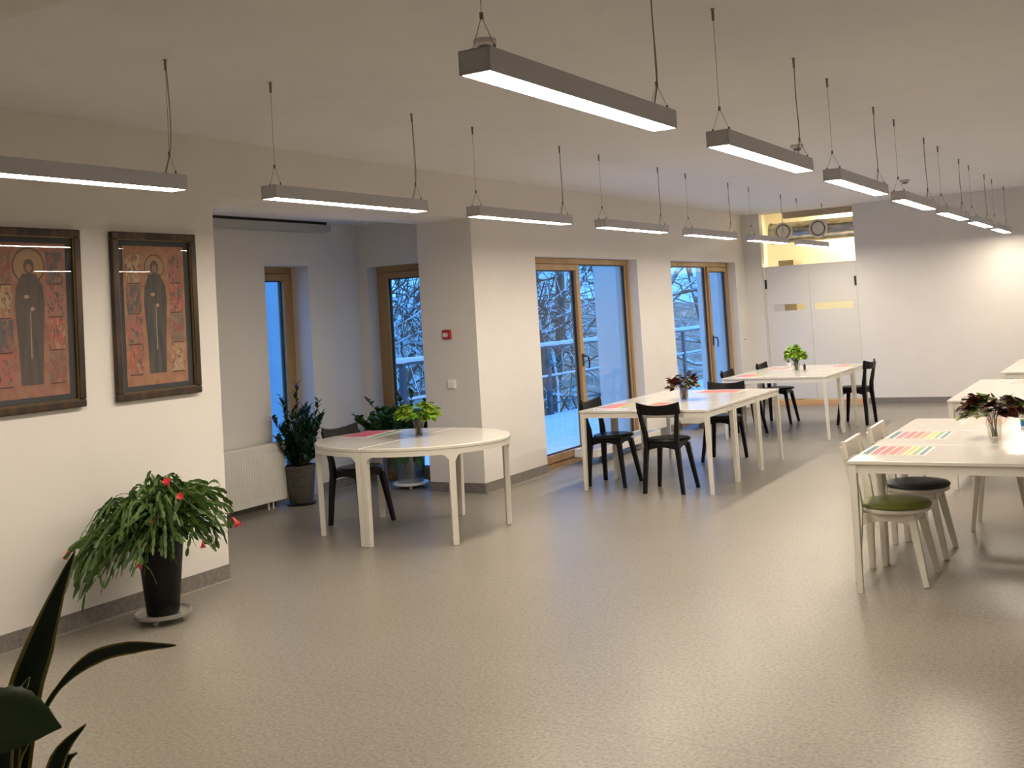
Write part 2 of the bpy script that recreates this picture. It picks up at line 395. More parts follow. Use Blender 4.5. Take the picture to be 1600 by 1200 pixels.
# railing along the balcony edge
rt = thing('balcony_railing', (-8.5, 9.4, 0), 0, 'dark metal balcony railing with snow lying along its handrail', 'railing')
L_ = 22
MB().tube([(0, 0, 1.09), (0, L_, 1.09)], .03, 10).build('handrail', 'rail', rt, smooth=True)
for z_ in (.16, .60): MB().tube([(0, 0, z_), (0, L_, z_)], .012, 6).build('lower_rail', 'rail', rt, smooth=True)
for k in range(12):
    MB().box(-.03, k*1.98+.05, -.05, .03, k*1.98+.13, 1.09).build('post', 'rail', rt)
sm = MB(); n = 160
pts = [(0, i*L_/n, 1.125+.012*mnoise.noise(V(0, i*.4, 3))) for i in range(n+1)]
sm.tube(pts, [.042+.01*mnoise.noise(V(1, i*.5, 0)) for i in range(n+1)], 8)
s_ = sm.build('snow_cap', 'snow', rt, smooth=True); s_['label'] = 'ridge of snow on the handrail'
sm = MB().tube([(0, 0, .62), (0, L_, .62)], .02, 6); sm.build('snow_cap', 'snow', rt, smooth=True)

# hillside far behind
def hill_mat():
    m = mat('snowy_wooded_slope', (.2, .2, .2), .9); b = m.node_tree.nodes['Principled BSDF']
    tc = nd(m, 'ShaderNodeTexCoord'); n = nd(m, 'ShaderNodeTexNoise'); n.inputs['Scale'].default_value = 1.1; n.inputs['Detail'].default_value = 10; n.inputs['Roughness'].default_value = .72
    lk(m, tc.outputs['Object'], n.inputs['Vector'])
    r = nd(m, 'ShaderNodeValToRGB'); e = r.color_ramp.elements
    e[0].position = .42; e[0].color = (.30, .18, .11, 1); e[1].position = .66; e[1].color = (.80, .84, .88, 1)
    x = e.new(.55); x.color = (.42, .29, .20, 1)
    lk(m, n.outputs['Fac'], r.inputs[0]); lk(m, r.outputs[0], b.inputs['Base Color']); return m
hm = MB(); vs = []; fs = []; NX, NY = 40, 60
for j in range(NY+1):
    for i in range(NX+1):
        x = -9.2-60*(i/NX)**1.3; y = -10+110*j/NY
        dd = -x-9.2
        z = -3.4+min(dd, 34)*.17+.5*mnoise.noise(V(x*.15, y*.15, 0))+max(0, dd-34)*.02
        vs.append((x, y, z))
for j in range(NY):
    for i in range(NX): a = j*(NX+1)+i; fs.append((a, a+NX+1, a+NX+2, a+1))
hm.add(vs, fs); struct(hm.build('trim_3', hill_mat(), smooth='all'))

def bark_mat():
    m = mat('snowy_bark', (.06, .045, .035), .9); b = m.node_tree.nodes['Principled BSDF']
    g = nd(m, 'ShaderNodeNewGeometry'); sp = nd(m, 'ShaderNodeSeparateXYZ'); lk(m, g.outputs['Normal'], sp.inputs[0])
    n = nd(m, 'ShaderNodeTexNoise'); n.inputs['Scale'].default_value = 2.2; tc = nd(m, 'ShaderNodeTexCoord'); lk(m, tc.outputs['Object'], n.inputs['Vector'])
    ad = nd(m, 'ShaderNodeMath', operation='ADD'); lk(m, sp.outputs['Z'], ad.inputs[0]); lk(m, n.outputs['Fac'], ad.inputs[1])
    r = nd(m, 'ShaderNodeValToRGB'); e = r.color_ramp.elements; e[0].position = .62; e[0].color = (.20, .115, .07, 1); e[1].position = .84; e[1].color = (.88, .90, .93, 1)
    lk(m, ad.outputs[0], r.inputs[0]); lk(m, r.outputs[0], b.inputs['Base Color']); return m
BARK = bark_mat()
def tree(x, y, z0, h, r0, seed, label, lean=(0, 0), dens=1.):
    rnd = random.Random(seed); mb = MB()
    def branch(p, d, L, r, lvl):
        n = 6 if lvl < 2 else 4; pts = [p.copy()]; rs = [r]; q = p.copy(); dd = d.copy()
        for i in range(n):
            dd = (dd+V(rnd.gauss(0, .22), rnd.gauss(0, .22), rnd.gauss(0, .16)+(.03 if lvl < 2 else -.02))).normalized()
            q = q+dd*(L/n)
            if q.x+x > -9.0: break          # boughs stop short of the railing
            pts.append(q.copy()); rs.append(r*(1-.75*(i+1)/n)+.003)
        n = len(pts)-1
        if n < 1: return
        mb.tube(pts, rs, 6 if lvl == 0 else (5 if lvl == 1 else 4), cap=False)
        if lvl < 4:
            cnt = int({0: 11, 1: 7, 2: 5, 3: 3}[lvl]*dens+.5)
            for k in range(cnt):
                t = rnd.uniform(.22 if lvl == 0 else .15, 1); i = min(int(t*n), n-1); pp = pts[i].lerp(pts[i+1], t*n-i)
                a = rnd.uniform(0, 2*PI); base = (pts[i+1]-pts[i]).normalized()
                o = base.orthogonal().normalized(); o = (Matrix.Rotation(a, 3, base) @ o)
                nd_ = (base*rnd.uniform(.3, .8)+o).normalized()
                branch(pp, nd_, L*rnd.uniform(.38, .62), max(rs[i]*rnd.uniform(.4, .6), .007), lvl+1)
    branch(V(0, 0, 0), V(lean[0], lean[1], 1).normalized(), h, r0, 0)
    o = mb.build('snowy_tree', BARK, loc=(x, y, z0)); tag(o, label, 'tree', 'bare trees beyond the balcony')
    return o
TR = [(-9.9, 13.6, 8.5, .16, (-.12, -.1), 'bare snowy tree closest to the alcove door'),
      (-10.6, 17.6, 9, .22, (.12, .05), 'thick-trunked snowy tree nearest the railing behind the first balcony door'),
      (-10.9, 15.8, 8, .11, (0, -.12), 'slender snow-laden tree right of the alcove door view'),
      (-12.3, 20.5, 9, .17, (.05, -.15), 'snowy tree with low arching boughs seen through the wide balcony door'),
      (-13.2, 24.5, 9, .15, (0, .1), 'snow-covered tree between the two balcony doors'),
      (-12.8, 27.5, 9, .14, (.1, 0), 'snowy tree seen through the far balcony door'),
      (-15.5, 21, 9, .13, (0, 0), 'small snowy tree further up the slope, behind the alcove view'),
      (-17.5, 31, 10, .17, (0, 0), 'distant snowy tree high on the wooded slope'),
      (-12, 34, 10, .16, (0, 0), 'farthest snowy tree along the balcony line'),
      (-13.5, 17.2, 8, .12, (.1, .1), 'snow-dusted tree just behind the slender one')]
for i, (x, y, h, r, ln, lab) in enumerate(TR):
    tree(x, y, -3.4+(-x-9.2)*.17-.1, h, r, 40+i, lab, ln, .78)

# ------------------------------------------------------------------ pendant lamps
LW, LH, LL, LZ = .105, .071, 1.404, 2.342
def make_lamp():
    r = thing('pendant_lamp', (0, 0, LZ), 0, 'x', 'lamp', 'linear pendant lamps')
    w2 = LW/2
    m_ = MB().box(-w2, 0, .004, -w2+.004, LL, LH).box(w2-.004, 0, .004, w2, LL, LH).box(-w2, 0, .004, w2, .004, LH).box(-w2, LL-.004, .004, w2, LL, LH).box(-w2, 0, LH-.004, w2, LL, LH)
    m_.box(-w2, 0, 0, -w2+.006, LL, .005).box(w2-.006, 0, 0, w2, LL, .005).box(-w2, 0, 0, w2, .006, .005).box(-w2, LL-.006, 0, w2, LL, .005)
    m_.build('lamp_housing', 'alu', r)
    MB().box(-w2+.006, .006, .001, w2-.006, LL-.006, .006).build('diffuser', 'lamp', r)
    top = ZC-LZ
    for y in (.055, LL-.055):
        a = MB().lathe([(.011, 0), (.011, .002)], (0, y, top-.003), 12)
        a.tube([(0, y, top-.055), (0, y, top)], [.0062, .0066], 8); a.build('ceiling_anchor', 'steel', r)
        b_ = MB().tube([(0, y, LH+.105), (0, y, top-.045)], .0011, 5)
        for s in (-1, 1):
            b_.tube([(0, y, LH+.105), (s*.012, y, LH+.075), (s*w2*.72, y, LH+.01)], .0011, 5)
        b_.build('suspension_wire', 'steel', r)
        MB().tube([(0, y, LH+.095), (0, y, LH+.115)], .006, 8).build('wire_joint', 'steel', r)
        for s in (-1, 1): MB().tube([(s*w2*.72, y, LH), (s*w2*.72, y, LH+.016)], .0045, 8).build('wire_grip', 'steel', r)
    pts = []
    for i in range(13):
        t = i/12; y = LL-.055; pts.append((.004-.02*math.sin(PI*t)*(1-t)-.016*(t > .8)*(t-.8)*5, y+.03*math.sin(PI*t*.9)-.03*t*t, top-.02-(top-.02-LH)*t))
    MB().tube(pts, .0030, 6).build('power_cable', 'cable', r, smooth=True)
    return r
lamp0 = make_lamp(); first = True
ordn = ['nearest', 'second', 'third', 'fourth', 'fifth', 'sixth', 'farthest']
beside = {('R', 0): 'largest in view', ('R', 6): 'by the plain back wall',
          ('L', 0): 'above the framed pictures', ('L', 1): 'before the alcove', ('L', 2): 'by the alarm pillar'}
for row, X, Y0 in (('R', -1.605, 2.589), ('L', -3.99, 2.268)):
    for k in range(7):
        if first: o = lamp0; first = False
        else: o = dup(lamp0)
        o.location = (X, Y0+k*2.017, LZ)
        side_ = 'right-hand' if row == 'R' else 'left-hand'
        o['label'] = f"{ordn[k]} grey linear pendant lamp in the {side_} row" + (', '+beside[(row, k)] if (row, k) in beside else '')
        o['group'] = f"pendant lamps of the {side_} row"

# ceiling fittings
for (x, y, lab) in ((-2.66, 4.40, 'smoke detector on the ceiling just behind the nearest pendant lamp'), (-2.56, 9.40, 'smoke detector on the ceiling above the second lamp of the right row'), (-2.43, 13.56, 'smallest visible smoke detector, on the ceiling above the far lamps')):
    t = thing('smoke_detector', (x, y, ZC), 0, lab, 'smoke detector', 'smoke detectors on the ceiling')
    MB().lathe([(.055, 0), (.055, -.022), (.045, -.03)], n=24).build('base', 'detector', t, smooth=True)
    MB().lathe([(.034, -.029), (.03, -.048), (.012, -.052)], n=24).build('sensor_head', 'steel', t, smooth=True)
# ceiling-mounted cover in the alcove
t = thing('ceiling_cover', (XA+.12, 6.9, 2.68), 0, 'long grey metal cover fixed under the alcove ceiling', 'cover')
MB().box(-.119, -1.5, -.028, .02, 1.46, .0).build('shadow_gap', 'darkgap', t)
MB().box(-.119, -1.5, -.10, .04, 1.50, -.028).build('cover_panel', 'coolunit', t, bevel=.003)

# ------------------------------------------------------------------ service doorway at the back
for (x0, x1, slot, lab) in ((-5.13, -4.455, (-5.02, -4.55), 'left'), (-4.45, -3.745, (-4.38, -3.82), 'right')):
    t = struct(MB().box(x0, YB+.02, .09, x1, YB+.05, 1.445).box(x0, YB+.02, 1.545, x1, YB+.05, 2.14).box(x0, YB+.02, 1.445, slot[0], YB+.05, 1.545).box(slot[1], YB+.02, 1.445, x1, YB+.05, 1.545)
             .build('door_4' if lab == 'left' else 'door_5', 'doorleaf', bevel=.003))
    if lab == 'left':
        MB().box(-5.02, YB+.03, 1.445, -4.86, YB+.04, 1.545).build('slot_blind', mat('frosted_glass', (.62, .58, .52), .4), t)
        MB().box(-4.86, YB+.034, 1.445, -4.55, YB+.038, 1.545).build('slot_pane', 'glass', t)
        MB().box(x0, YB+.005, 1.80, x0+.028, YB+.02, 1.94).build('hinge', 'hinge', t, loc=(-.005, 0, 0))
    else:
        MB().box(slot[0], YB+.034, 1.445, slot[1], YB+.038, 1.545).build('slot_pane', 'glass', t)
        MB().box(x1-.03, YB+.005, 1.77, x1, YB+.02, 1.91).build('hinge', 'hinge', t)
struct(MB().box(-5.16, YB, 2.115, -5.135, YB+.02, 2.14).box(-5.155, YB+.0, .0, -5.14, YB+.06, 2.14).box(-3.74, YB, 0, -3.73, YB+.06, 2.14).build('trim_4', 'doorleaf'))
struct(MB().box(-5.14, YB+.015, 0, -3.74, YB+.06, .075).build('trim_5', 'woodstrip'))
# lit service corridor behind it
cy1 = 18.6
struct(MB().box(-5.72, YB+.15, -.12, -2.6, cy1+.1, -.0).build('floor_corridor', 'floor'))
struct(MB().box(-5.72, cy1, 0, -2.6, cy1+.1, 3.25).box(-5.77, YB+.16, 0, -5.72, cy1+.1, 3.25).box(-2.6, YB+.15, 0, -2.5, cy1+.1, 3.25).box(-5.72, YB+.15, 3.2, -2.6, cy1+.1, 3.3).build('wall_corridor', 'corridor'))
t = thing('ventilation_duct', (-4.5, 17.05, 2.68), 0, 'shiny galvanised ventilation duct above the white service doors', 'duct')
MB().lathe([(.165, -.62), (.165, .80)], n=40, axis='x').build('duct_tube', 'zinc', t, smooth=True)
MB().lathe([(.175, -.66), (.175, -.62)], n=40, axis='x').build('end_flange', 'zinc', t, smooth=True)
for dx in (-.40, .15):
    f_ = MB().lathe([(.14, -.20), (.148, -.205), (.142, -.225), (.115, -.225), (.112, -.215)], (dx, 0, .01), 40, 'y').build('air_diffuser', 'diff', t, smooth=True)
    MB().lathe([(.110, -.214), (.110, -.222)], (dx, 0, .01), 40, 'y').build('dark_ring', 'darkgap', f_)
    MB().lathe([(.098, -.22), (.094, -.240), (.05, -.243)], (dx, 0, .01), 40, 'y').build('diffuser_disc', 'diff', f_, smooth=True)
tag(MB().box(-4.84, 16.66, 2.885, -3.0, 16.80, 3.0).build('cable_tray', 'tray'), 'beige cable tray fixed above the ventilation duct', 'cable tray')
tag(MB().box(-5.06, 17.0, 0, -4.82, 17.6, 2.24).build('storage_cabinet', mat('beige_cabinet', (.34, .27, .17), .5)), 'beige tall cabinet whose top shows over the left service door', 'cabinet')
tl = thing('corridor_lamp', (-3.75, 18.40, 3.19), 0, 'bright warm ceiling lamp in the service corridor behind the duct', 'lamp')
MB().box(-.75, -.08, -.03, .75, .08, 0).build('lamp_housing', 'plastic', tl)
MB().box(-.72, -.06, -.036, .72, .06, -.03).build('diffuser', emis('warm_tube', (1, .86, .62), 230), tl)

# ------------------------------------------------------------------ small wall fittings
t = thing('fire_alarm_button', (-5.765, YCOL, 1.495), 0, 'red fire alarm call point on the pillar', 'fire alarm')
MB().box(-.045, -.03, -.045, .045, 0, .045).build('alarm_body', 'red', t, bevel=.006)
MB().box(-.034, -.033, -.022, .018, -.03, .016).build('label_plate', 'label', t)
t = thing('light_switch', (-5.745, YCOL, 1.025), 0, 'white light switch on the pillar below the red alarm', 'switch')
MB().box(-.043, -.022, -.043, .043, 0, .043).build('switch_frame', 'plastic', t, bevel=.004)
MB().box(-.030, -.028, -.030, .030, -.022, .030).build('rocker', 'plastic', t, bevel=.002)
tag(MB().box(XW, 16.2, 1.035, XW+.012, 16.26, 1.05).build('wall_hook', 'cable'), 'tiny metal hook on the side wall near the far corner', 'hook')

# ------------------------------------------------------------------ radiators
t = thing('panel_radiator', (XA+.09, 5.9, 0), 0, 'white ribbed panel radiator hung on the alcove wall', 'radiator')
r_ = MB().box(-.05, -.3, .07, .045, 1.705, .60); r_.build('radiator_body', 'rad', t, bevel=.006)
n = 62
rb = MB()
for i in range(n):
    y = -.26+i*(1.92/n); rb.box(.044, y, .13, .0485, y+.018, .525)
rb.build('front_ribs', 'rad', t, bevel=.003)
MB().box(.044, -.28, .545, .050, 1.69, .59).build('top_band', 'rad', t)
v_ = MB().lathe([(.018, 0), (.022, .01), (.022, .05), (.016, .06)], (.0, 1.70, .565), 16, 'y'); v_.build('thermostat_valve', 'plastic', t, smooth=True)
for y in (1.50, 1.56): MB().tube([(.0, y, 0), (.0, y, .075)], .009, 8).build('pipe', 'plastic', t, smooth=True)
for dz in (.2, .5): MB().box(-.09, 1.2, dz, -.05, 1.24, dz+.04).build('wall_bracket', 'plastic', t)
for (y0, y1, lab) in ((10.3, 12.03, 'low white floor convector in front of the first balcony door'), (13.33, 15.4, 'low white floor convector in front of the far balcony door')):
    t = thing('floor_convector', (-5.285, y0, 0), 0, lab, 'radiator', 'low convectors by the balcony doors')
    L2 = y1-y0
    MB().box(-.135, 0, .085, .135, L2, .155).build('casing', 'rad', t, bevel=.004)
    g_ = MB().box(-.135, 0, .155, -.118, L2, .168).box(.118, 0, .155, .135, L2, .168).box(-.118, 0, .155, .118, .017, .168).box(-.118, L2-.017, .155, .118, L2, .168)
    g_.build('rim', 'rad', t)
    g_ = MB()
    for i in range(int(L2/.02)): g_.box(-.118, .02+i*.02, .155, .118, .026+i*.02, .163)
    g_.build('grille', 'coolunit', t)
    for y in (.42, L2-.42): MB().lathe([(.055, 0), (.05, .012), (.042, .02), (.042, .085)], (0, y, 0), 20).build('foot', 'coolunit', t, smooth=True)

# ------------------------------------------------------------------ tables
TZ = .727; TW, TD = 1.25, .686
def make_table():
    r = thing('rectangular_table', (0, 0, 0), 0, 'x', 'table')
    MB().box(0, 0, TZ-.02, TW, TD, TZ).build('tabletop', 'top', r, bevel=.003)
    a = .012; m_ = MB()
    m_.box(.04, a, TZ-.068, TW-.04, a+.018, TZ-.02).box(.04, TD-a-.018, TZ-.068, TW-.04, TD-a, TZ-.02).box(a, .04, TZ-.068, a+.018, TD-.04, TZ-.02).box(TW-a-.018, .04, TZ-.068, TW-a, TD-.04, TZ-.02)
    m_.build('apron', 'white', r)
    for sx in (0, 1):
        for sy in (0, 1):
            x0, y0 = (.005 if sx == 0 else TW-.047), (.005 if sy == 0 else TD-.047)
            ax, ay = (x0 if sx == 0 else x0+.042), (y0 if sy == 0 else y0+.042)
            dx, dy = (1 if sx == 0 else -1), (1 if sy == 0 else -1)
            b = [(ax, ay), (ax+dx*.030, ay), (ax+dx*.030, ay+dy*.030), (ax, ay+dy*.030)]
            u = [(ax, ay), (ax+dx*.042, ay), (ax+dx*.042, ay+dy*.042), (ax, ay+dy*.042)]
            l_ = MB().add([(x, y, 0) for x, y in b]+[(x, y, TZ-.02) for x, y in u], [(0, 1, 2, 3), (4, 7, 6, 5), (0, 4, 5, 1), (1, 5, 6, 2), (2, 6, 7, 3), (3, 7, 4, 0)])
            l_.build('leg', 'white', r, bevel=.002)
    return r
tb = make_table(); tfirst = True
pos3 = ['nearest the viewer', 'in the middle', 'farthest from the viewer']
for (gx, gy, glab, grp) in ((-4.59, 8.86, 'white table by the first balcony door, {} of three', 'tables by the first balcony door'),
                       (-4.50, 12.44, 'white table before the service doors, {} of three', 'tables before the service doors'),
                       (-1.515, 6.10, 'white table with colour charts at the right edge, {} of three', 'tables in the right foreground'),
                       (-1.50, 9.45, 'white table behind the right foreground group, {} of three', 'tables behind the right foreground group'),
                       (-1.42, 12.42, 'white table of the farthest right group, {} of three', 'farthest tables on the right')):
    for k in range(3):
        o = tb if tfirst else dup(tb); tfirst = False
        o.location = (gx, gy+k*(TD+.002), 0); o['label'] = glab.format(pos3[k]); o['group'] = grp

# round table made of two half-round ones
def half_table():
    r = thing('half_oval_table', (0, 0, 0), 0, 'x', 'table')
    A_, B_, n = .825, .655, 48; g = .0015
    def arc(ra, rb): return [(g, -rb)]+[(g+ra*math.cos(-PI/2+PI*i/n), rb*math.sin(-PI/2+PI*i/n)) for i in range(1, n)]+[(g, rb)]
    MB().prism(arc(A_, B_), TZ-.03, TZ).build('tabletop', 'top', r, bevel=.010, seg=3)
    # curved apron flowing into the legs
    angs = [-90, -38, 38, 90]; z1 = TZ-.029; hb = .036
    m_ = MB(); vs = []; fs = []; nseg = 120
    def pt(a, inset):
        c, s_ = math.cos(math.radians(a)), math.sin(math.radians(a)); nx, ny = c/A_, s_/B_; l_ = math.hypot(nx, ny)
        return A_*c-nx/l_*inset, B_*s_-ny/l_*inset
    for i in range(nseg+1):
        a = -90+180*i/nseg; x, y = pt(a, .004)
        dist = min(math.hypot(x-pt(q, .004)[0], y-pt(q, .004)[1]) for q in angs)
        hw = .052 if min(abs(a-q) for q in (-90, 90)) < 20 else .027; fr_ = .055
        e = max(dist-hw, 0)
        dep = hb if e > fr_ else hb+(fr_-math.sqrt(max(0, fr_*fr_-(fr_-e)**2)))
        xi, yi = pt(a, .042)
        x, xi = max(g, x+g), max(g, xi+g)
        vs += [(x, y, z1), (xi, yi, z1), (x, y, z1-dep), (xi, yi, z1-dep)]
    for i in range(nseg):
        a = i*4; b = a+4
        fs += [(a, b, b+1, a+1), (a+2, a+3, b+3, b+2), (a, a+2, b+2, b), (a+1, b+1, b+3, a+3)]
    fs += [(0, 1, 3, 2), (nseg*4, nseg*4+2, nseg*4+3, nseg*4+1)]
    m_.add(vs, fs); m_.build('apron', 'white', r, smooth=True)
    for a in angs:
        l_ = MB()
        if abs(a) == 90:
            s_ = 1 if a > 0 else -1; o_ = s_*(B_-.004); i_ = s_*(B_-.048)
            l_.box(g, min(o_, i_), 0, g+.052, max(o_, i_), TZ-.06)
            l_.v = [V(p.x if p.z > .3 or p.x < .02 else p.x-.008, p.y-(0 if p.z > .3 else s_*.012), p.z) for p in l_.v]
        else:
            c, s_ = math.cos(math.radians(a)), math.sin(math.radians(a)); n_ = V(c/A_, s_/B_, 0).normalized(); t_ = V(-n_.y, n_.x, 0)
            vs = []; P0 = V(*pt(a, .004), 0)
            for z, f_ in ((0, .86), (TZ-.06, 1.)):
                for u_, d_ in ((-1, 0), (1, 0), (1, 1), (-1, 1)):
                    p = P0-n_*(.046*d_*f_+(.012 if z == 0 else 0))+t_*(.026*u_*f_); vs.append((p.x+g, p.y, z))
            l_.add(vs, [(0, 1, 2, 3), (4, 7, 6, 5), (0, 4, 5, 1), (1, 5, 6, 2), (2, 6, 7, 3), (3, 7, 4, 0)])
        l_.build('leg', 'white', r, bevel=.005)
    return r
h1 = half_table(); h1.location = (-5.11, 6.965, 0); h1['label'] = 'right half of the white oval table before the alcove'; h1['group'] = 'halves of the oval table'
h2 = dup(h1); h2.rotation_euler = (0, 0, PI); h2['label'] = 'left half of the white oval table before the alcove, with a pink sheet on it'

# ------------------------------------------------------------------ chairs
def make_chair(wood, seatm, cushion=None, SZ=.445):
    r = thing('dining_chair', (0, 0, 0), 0, 'x', 'chair')     # faces +Y
    for s in (-1, 1):
        MB().beam([(s*.178, -.185, 0), (s*.160, -.178, .22), (s*.142, -.165, .42), (s*.146, -.172, .52), (s*.182, -.222, .775)],
                  [(.032, .034), (.036, .042), (.040, .052), (.038, .046), (.028, .028)]).build('rear_leg', wood, r, bevel=.004)
        MB().beam([(s*.185, .185, 0), (s*.130, .125, SZ-.035)], [(.031, .031), (.042, .045)]).build('front_leg', wood, r, bevel=.004)
    # seat frame: arched aprons
    def apron(p, q, ref):
        p, q = Vector(p), Vector(q); vs = []; fs = []; n = 10; t = (q-p).normalized(); nn = V(-t.y, t.x, 0)
        for i in range(n+1):
            u_ = i/n; c = p.lerp(q, u_); dz = .070-.026*math.sin(PI*u_)
            vs += [c+nn*.009, c-nn*.009, c+nn*.009-V(0, 0, dz), c-nn*.009-V(0, 0, dz)]
        for i in range(n):
            a = i*4; b = a+4; fs += [(a, b, b+1, a+1), (a+2, a+3, b+3, b+2), (a, a+2, b+2, b), (a+1, b+1, b+3, a+3)]
        fs += [(0, 1, 3, 2), (n*4, n*4+2, n*4+3, n*4+1)]
        return vs, fs
    ap = MB()
    for p, q in (((-.125, .13, SZ), (.125, .13, SZ)), ((-.14, -.15, SZ), (.14, -.15, SZ)), ((-.14, -.15, SZ), (-.13, .13, SZ)), ((.14, -.15, SZ), (.13, .13, SZ))): ap.add(*apron(p, q, None))
    ap.build('seat_frame', wood, r)
    # seat: rounded disc, slightly squared at the rear
    prof = []; n = 40
    def outline(sc):
        o = []
        for i in range(n):
            a = 2*PI*i/n; c, s = math.cos(a), math.sin(a)
            x = .196*sc*c; y = .194*sc*s+.01
            if s < 0: x = .196*sc*math.copysign(abs(c)**.8, c); y = .180*sc*s+.01
            o.append((x, y))
        return o
    mb = MB(); rings = [(.95, SZ), (1., SZ+.006), (1., SZ+.014), (.96, SZ+.024), (.8, SZ+.029), (.4, SZ+.026)]
    vs = []; fs = []
    for sc, z in rings: vs += [(x, y, z) for x, y in outline(sc)]
    for i in range(len(rings)-1):
        for k in range(n): fs.append((i*n+k, i*n+(k+1) % n, (i+1)*n+(k+1) % n, (i+1)*n+k))
    fs += [tuple(range(n-1, -1, -1)), tuple((len(rings)-1)*n+k for k in range(n))]
    mb.add(vs, fs); mb.build('seat', seatm, r, smooth='all')
    if cushion:
        mb = MB().lathe([(.165, SZ+.024), (.192, SZ+.028), (.197, SZ+.038), (.185, SZ+.050), (.10, SZ+.058)], (0, .015, 0), 40); 
        mb.build('seat_cushion', cushion, r, smooth='all')
    # curved top rail, wrapping between the posts
    vs = []; fs = []; n = 14
    for i in range(n+1):
        u_ = -1+2*i/n; x = u_*.200; y = -.222-.045*(1-u_*u_)+.012
        zt = .806-.030*(1-u_*u_); zb = .700-.010*(1-u_*u_)
        lean = .018
        th = .011
        vs += [(x, y+th-lean*.0, zt), (x, y-th, zt), (x, y+th+lean, zb), (x, y-th+lean, zb)]
    for i in range(n):
        a = i*4; b = a+4; fs += [(a, b, b+1, a+1), (a+2, a+3, b+3, b+2), (a, a+2, b+2, b), (a+1, b+1, b+3, a+3)]
    fs += [(0, 1, 3, 2), (n*4, n*4+2, n*4+3, n*4+1)]
    MB().add(vs, fs).build('back_rail', wood, r, bevel=.004)
    return r
ch = make_chair('black', 'leather'); cf = True
BL = [(-4.46, 9.265, -PI/2, 'black wooden chair tucked in at the left side of the near left tables', 'chairs around the left tables'),
      (-3.79, 9.01, .03, 'black wooden chair, back to the viewer, at the near left tables', 'chairs around the left tables'),
      (-3.94, 10.85, PI+.05, 'black wooden chair at the far end of the near left tables, behind the dark-leaved vase', 'chairs around the left tables'),
      (-4.36, 12.86, -PI/2, 'black wooden chair at the left side of the far tables, nearer of its two', 'chairs around the far tables'),
      (-4.33, 14.15, -PI/2, 'black wooden chair at the left side of the far tables, beside the far corner', 'chairs around the far tables'),
      (-3.32, 14.05, PI/2-.10, 'black wooden chair seen from the side at the right end of the far tables', 'chairs around the far tables'),
      (-5.76, 7.10, -PI/2-.12, 'black wooden chair pushed in behind the oval table', 'chair at the oval table')]
for x, y, rz, lab, grp in BL:
    o = ch if cf else dup(ch); cf = False
    o.location = (x, y, 0); o.rotation_euler = (0, 0, rz); o['label'] = lab; o['group'] = grp
wc = make_chair('whitewood', 'whitewood', 'green_cushion', .392); wc.location = (-1.37, 6.515, 0); wc.rotation_euler = (0, 0, -PI/2)
wc['label'] = 'white chair with an olive green seat cushion under the right table'; wc['group'] = 'white chairs at the right table'
wc2 = make_chair('whitewood', 'whitewood', 'black_cushion', .392); wc2.location = (-1.37, 7.19, 0); wc2.rotation_euler = (0, 0, -PI/2)
wc2['label'] = 'white chair with a black seat cushion behind the green-cushioned one'; wc2['group'] = 'white chairs at the right table'
# backless stool
t = thing('stool', (-.97, 8.05, 0), 0, 'white backless stool standing under the right table beyond the black-cushioned chair', 'stool')
for sx in (-1, 1):
    for sy in (-1, 1): MB().beam([(sx*.18, sy*.17, 0), (sx*.12, sy*.12, .42)], [(.024, .024), (.036, .036)]).build('leg', 'whitewood', t, bevel=.003)
MB().box(-.13, -.13, .37, .13, .13, .42).build('seat_frame', 'whitewood', t, bevel=.004)
MB().lathe([(.17, .42), (.18, .428), (.175, .443), (.1, .446)], n=36).build('seat', 'whitewood', t, smooth=True)

# ------------------------------------------------------------------ paper sheets and things on tables
BARS = {'full': [(.015, .050, (.10, .22, .22)), (.060, .100, (.78, .16, .25)), (.108, .148, (.78, .14, .18)), (.155, .195, (.82, .20, .17)), (.202, .216, (.85, .16, .10)), (.220, .234, (.86, .25, .12)), (.242, .275, (.55, .62, .16)), (.282, .312, (.30, .45, .18)), (.324, .348, (.14, .22, .28))],
        'pink': [(.01, .34, (.86, .52, .46))]}
BM = {}
def bmat(c):
    if c not in BM: BM[c] = noisy('printed_colour', c, tuple(x*.82 for x in c), 40, .55)
    return BM[c]
def chart(x, y, rz, kind, lab, sx=1., sy=1., grp=None, tint=None):
    t = thing('colour_chart', (x, y, TZ), rz, lab, 'paper', grp)
    MB().box(0, 0, .0003, .36*sx, .36*sy, .0013).build('sheet', 'paper', t)
    for a, b, c in BARS[kind]:
        MB().box(a*sx, .01*sy, .0013, b*sx, .35*sy, .0018).build('colour_bar', bmat(tuple(x*.78 for x in (tint or c))), t)
    return t
G = 'colour charts on the right table'
chart(-1.505, 6.345, 0, 'full', 'colour chart with striped bars nearest the table corner', grp=G)
chart(-1.505, 7.045, 0, 'full', 'colour chart with striped bars behind the nearest one', grp=G)
chart(-1.165, 7.80, 0, 'pink', 'pale pink sheet behind the purple-leaved vase', .8, 1.1, G)
chart(-1.20, 10.95, 0, 'pink', 'pale pink sheet on the tables behind the right foreground group', 1.4, 1.2, G)
chart(-4.53, 9.02, 0, 'full', 'pink and green chart at the near corner of the left tables', .9, 1.3, 'charts on the left tables')
chart(-4.10, 9.30, 0, 'pink', 'small reddish sheet beside the back of the chair facing away', .5, .6, 'charts on the left tables', (.80, .25, .18))
chart(-4.10, 10.52, 0, 'pink', 'red sheet in front of the chair at the far end of the left tables', 1.3, .9, 'charts on the left tables', (.72, .22, .18))
chart(-5.82, 6.93, .1, 'pink', 'pink sheet on the oval table', .75, 1.2, None, (.72, .13, .20))
t_ = chart(-5.54, 6.95, .1, 'pink', 'pale green sheet beside the pink one on the oval table', .25, 1.1, None, (.30, .42, .30))
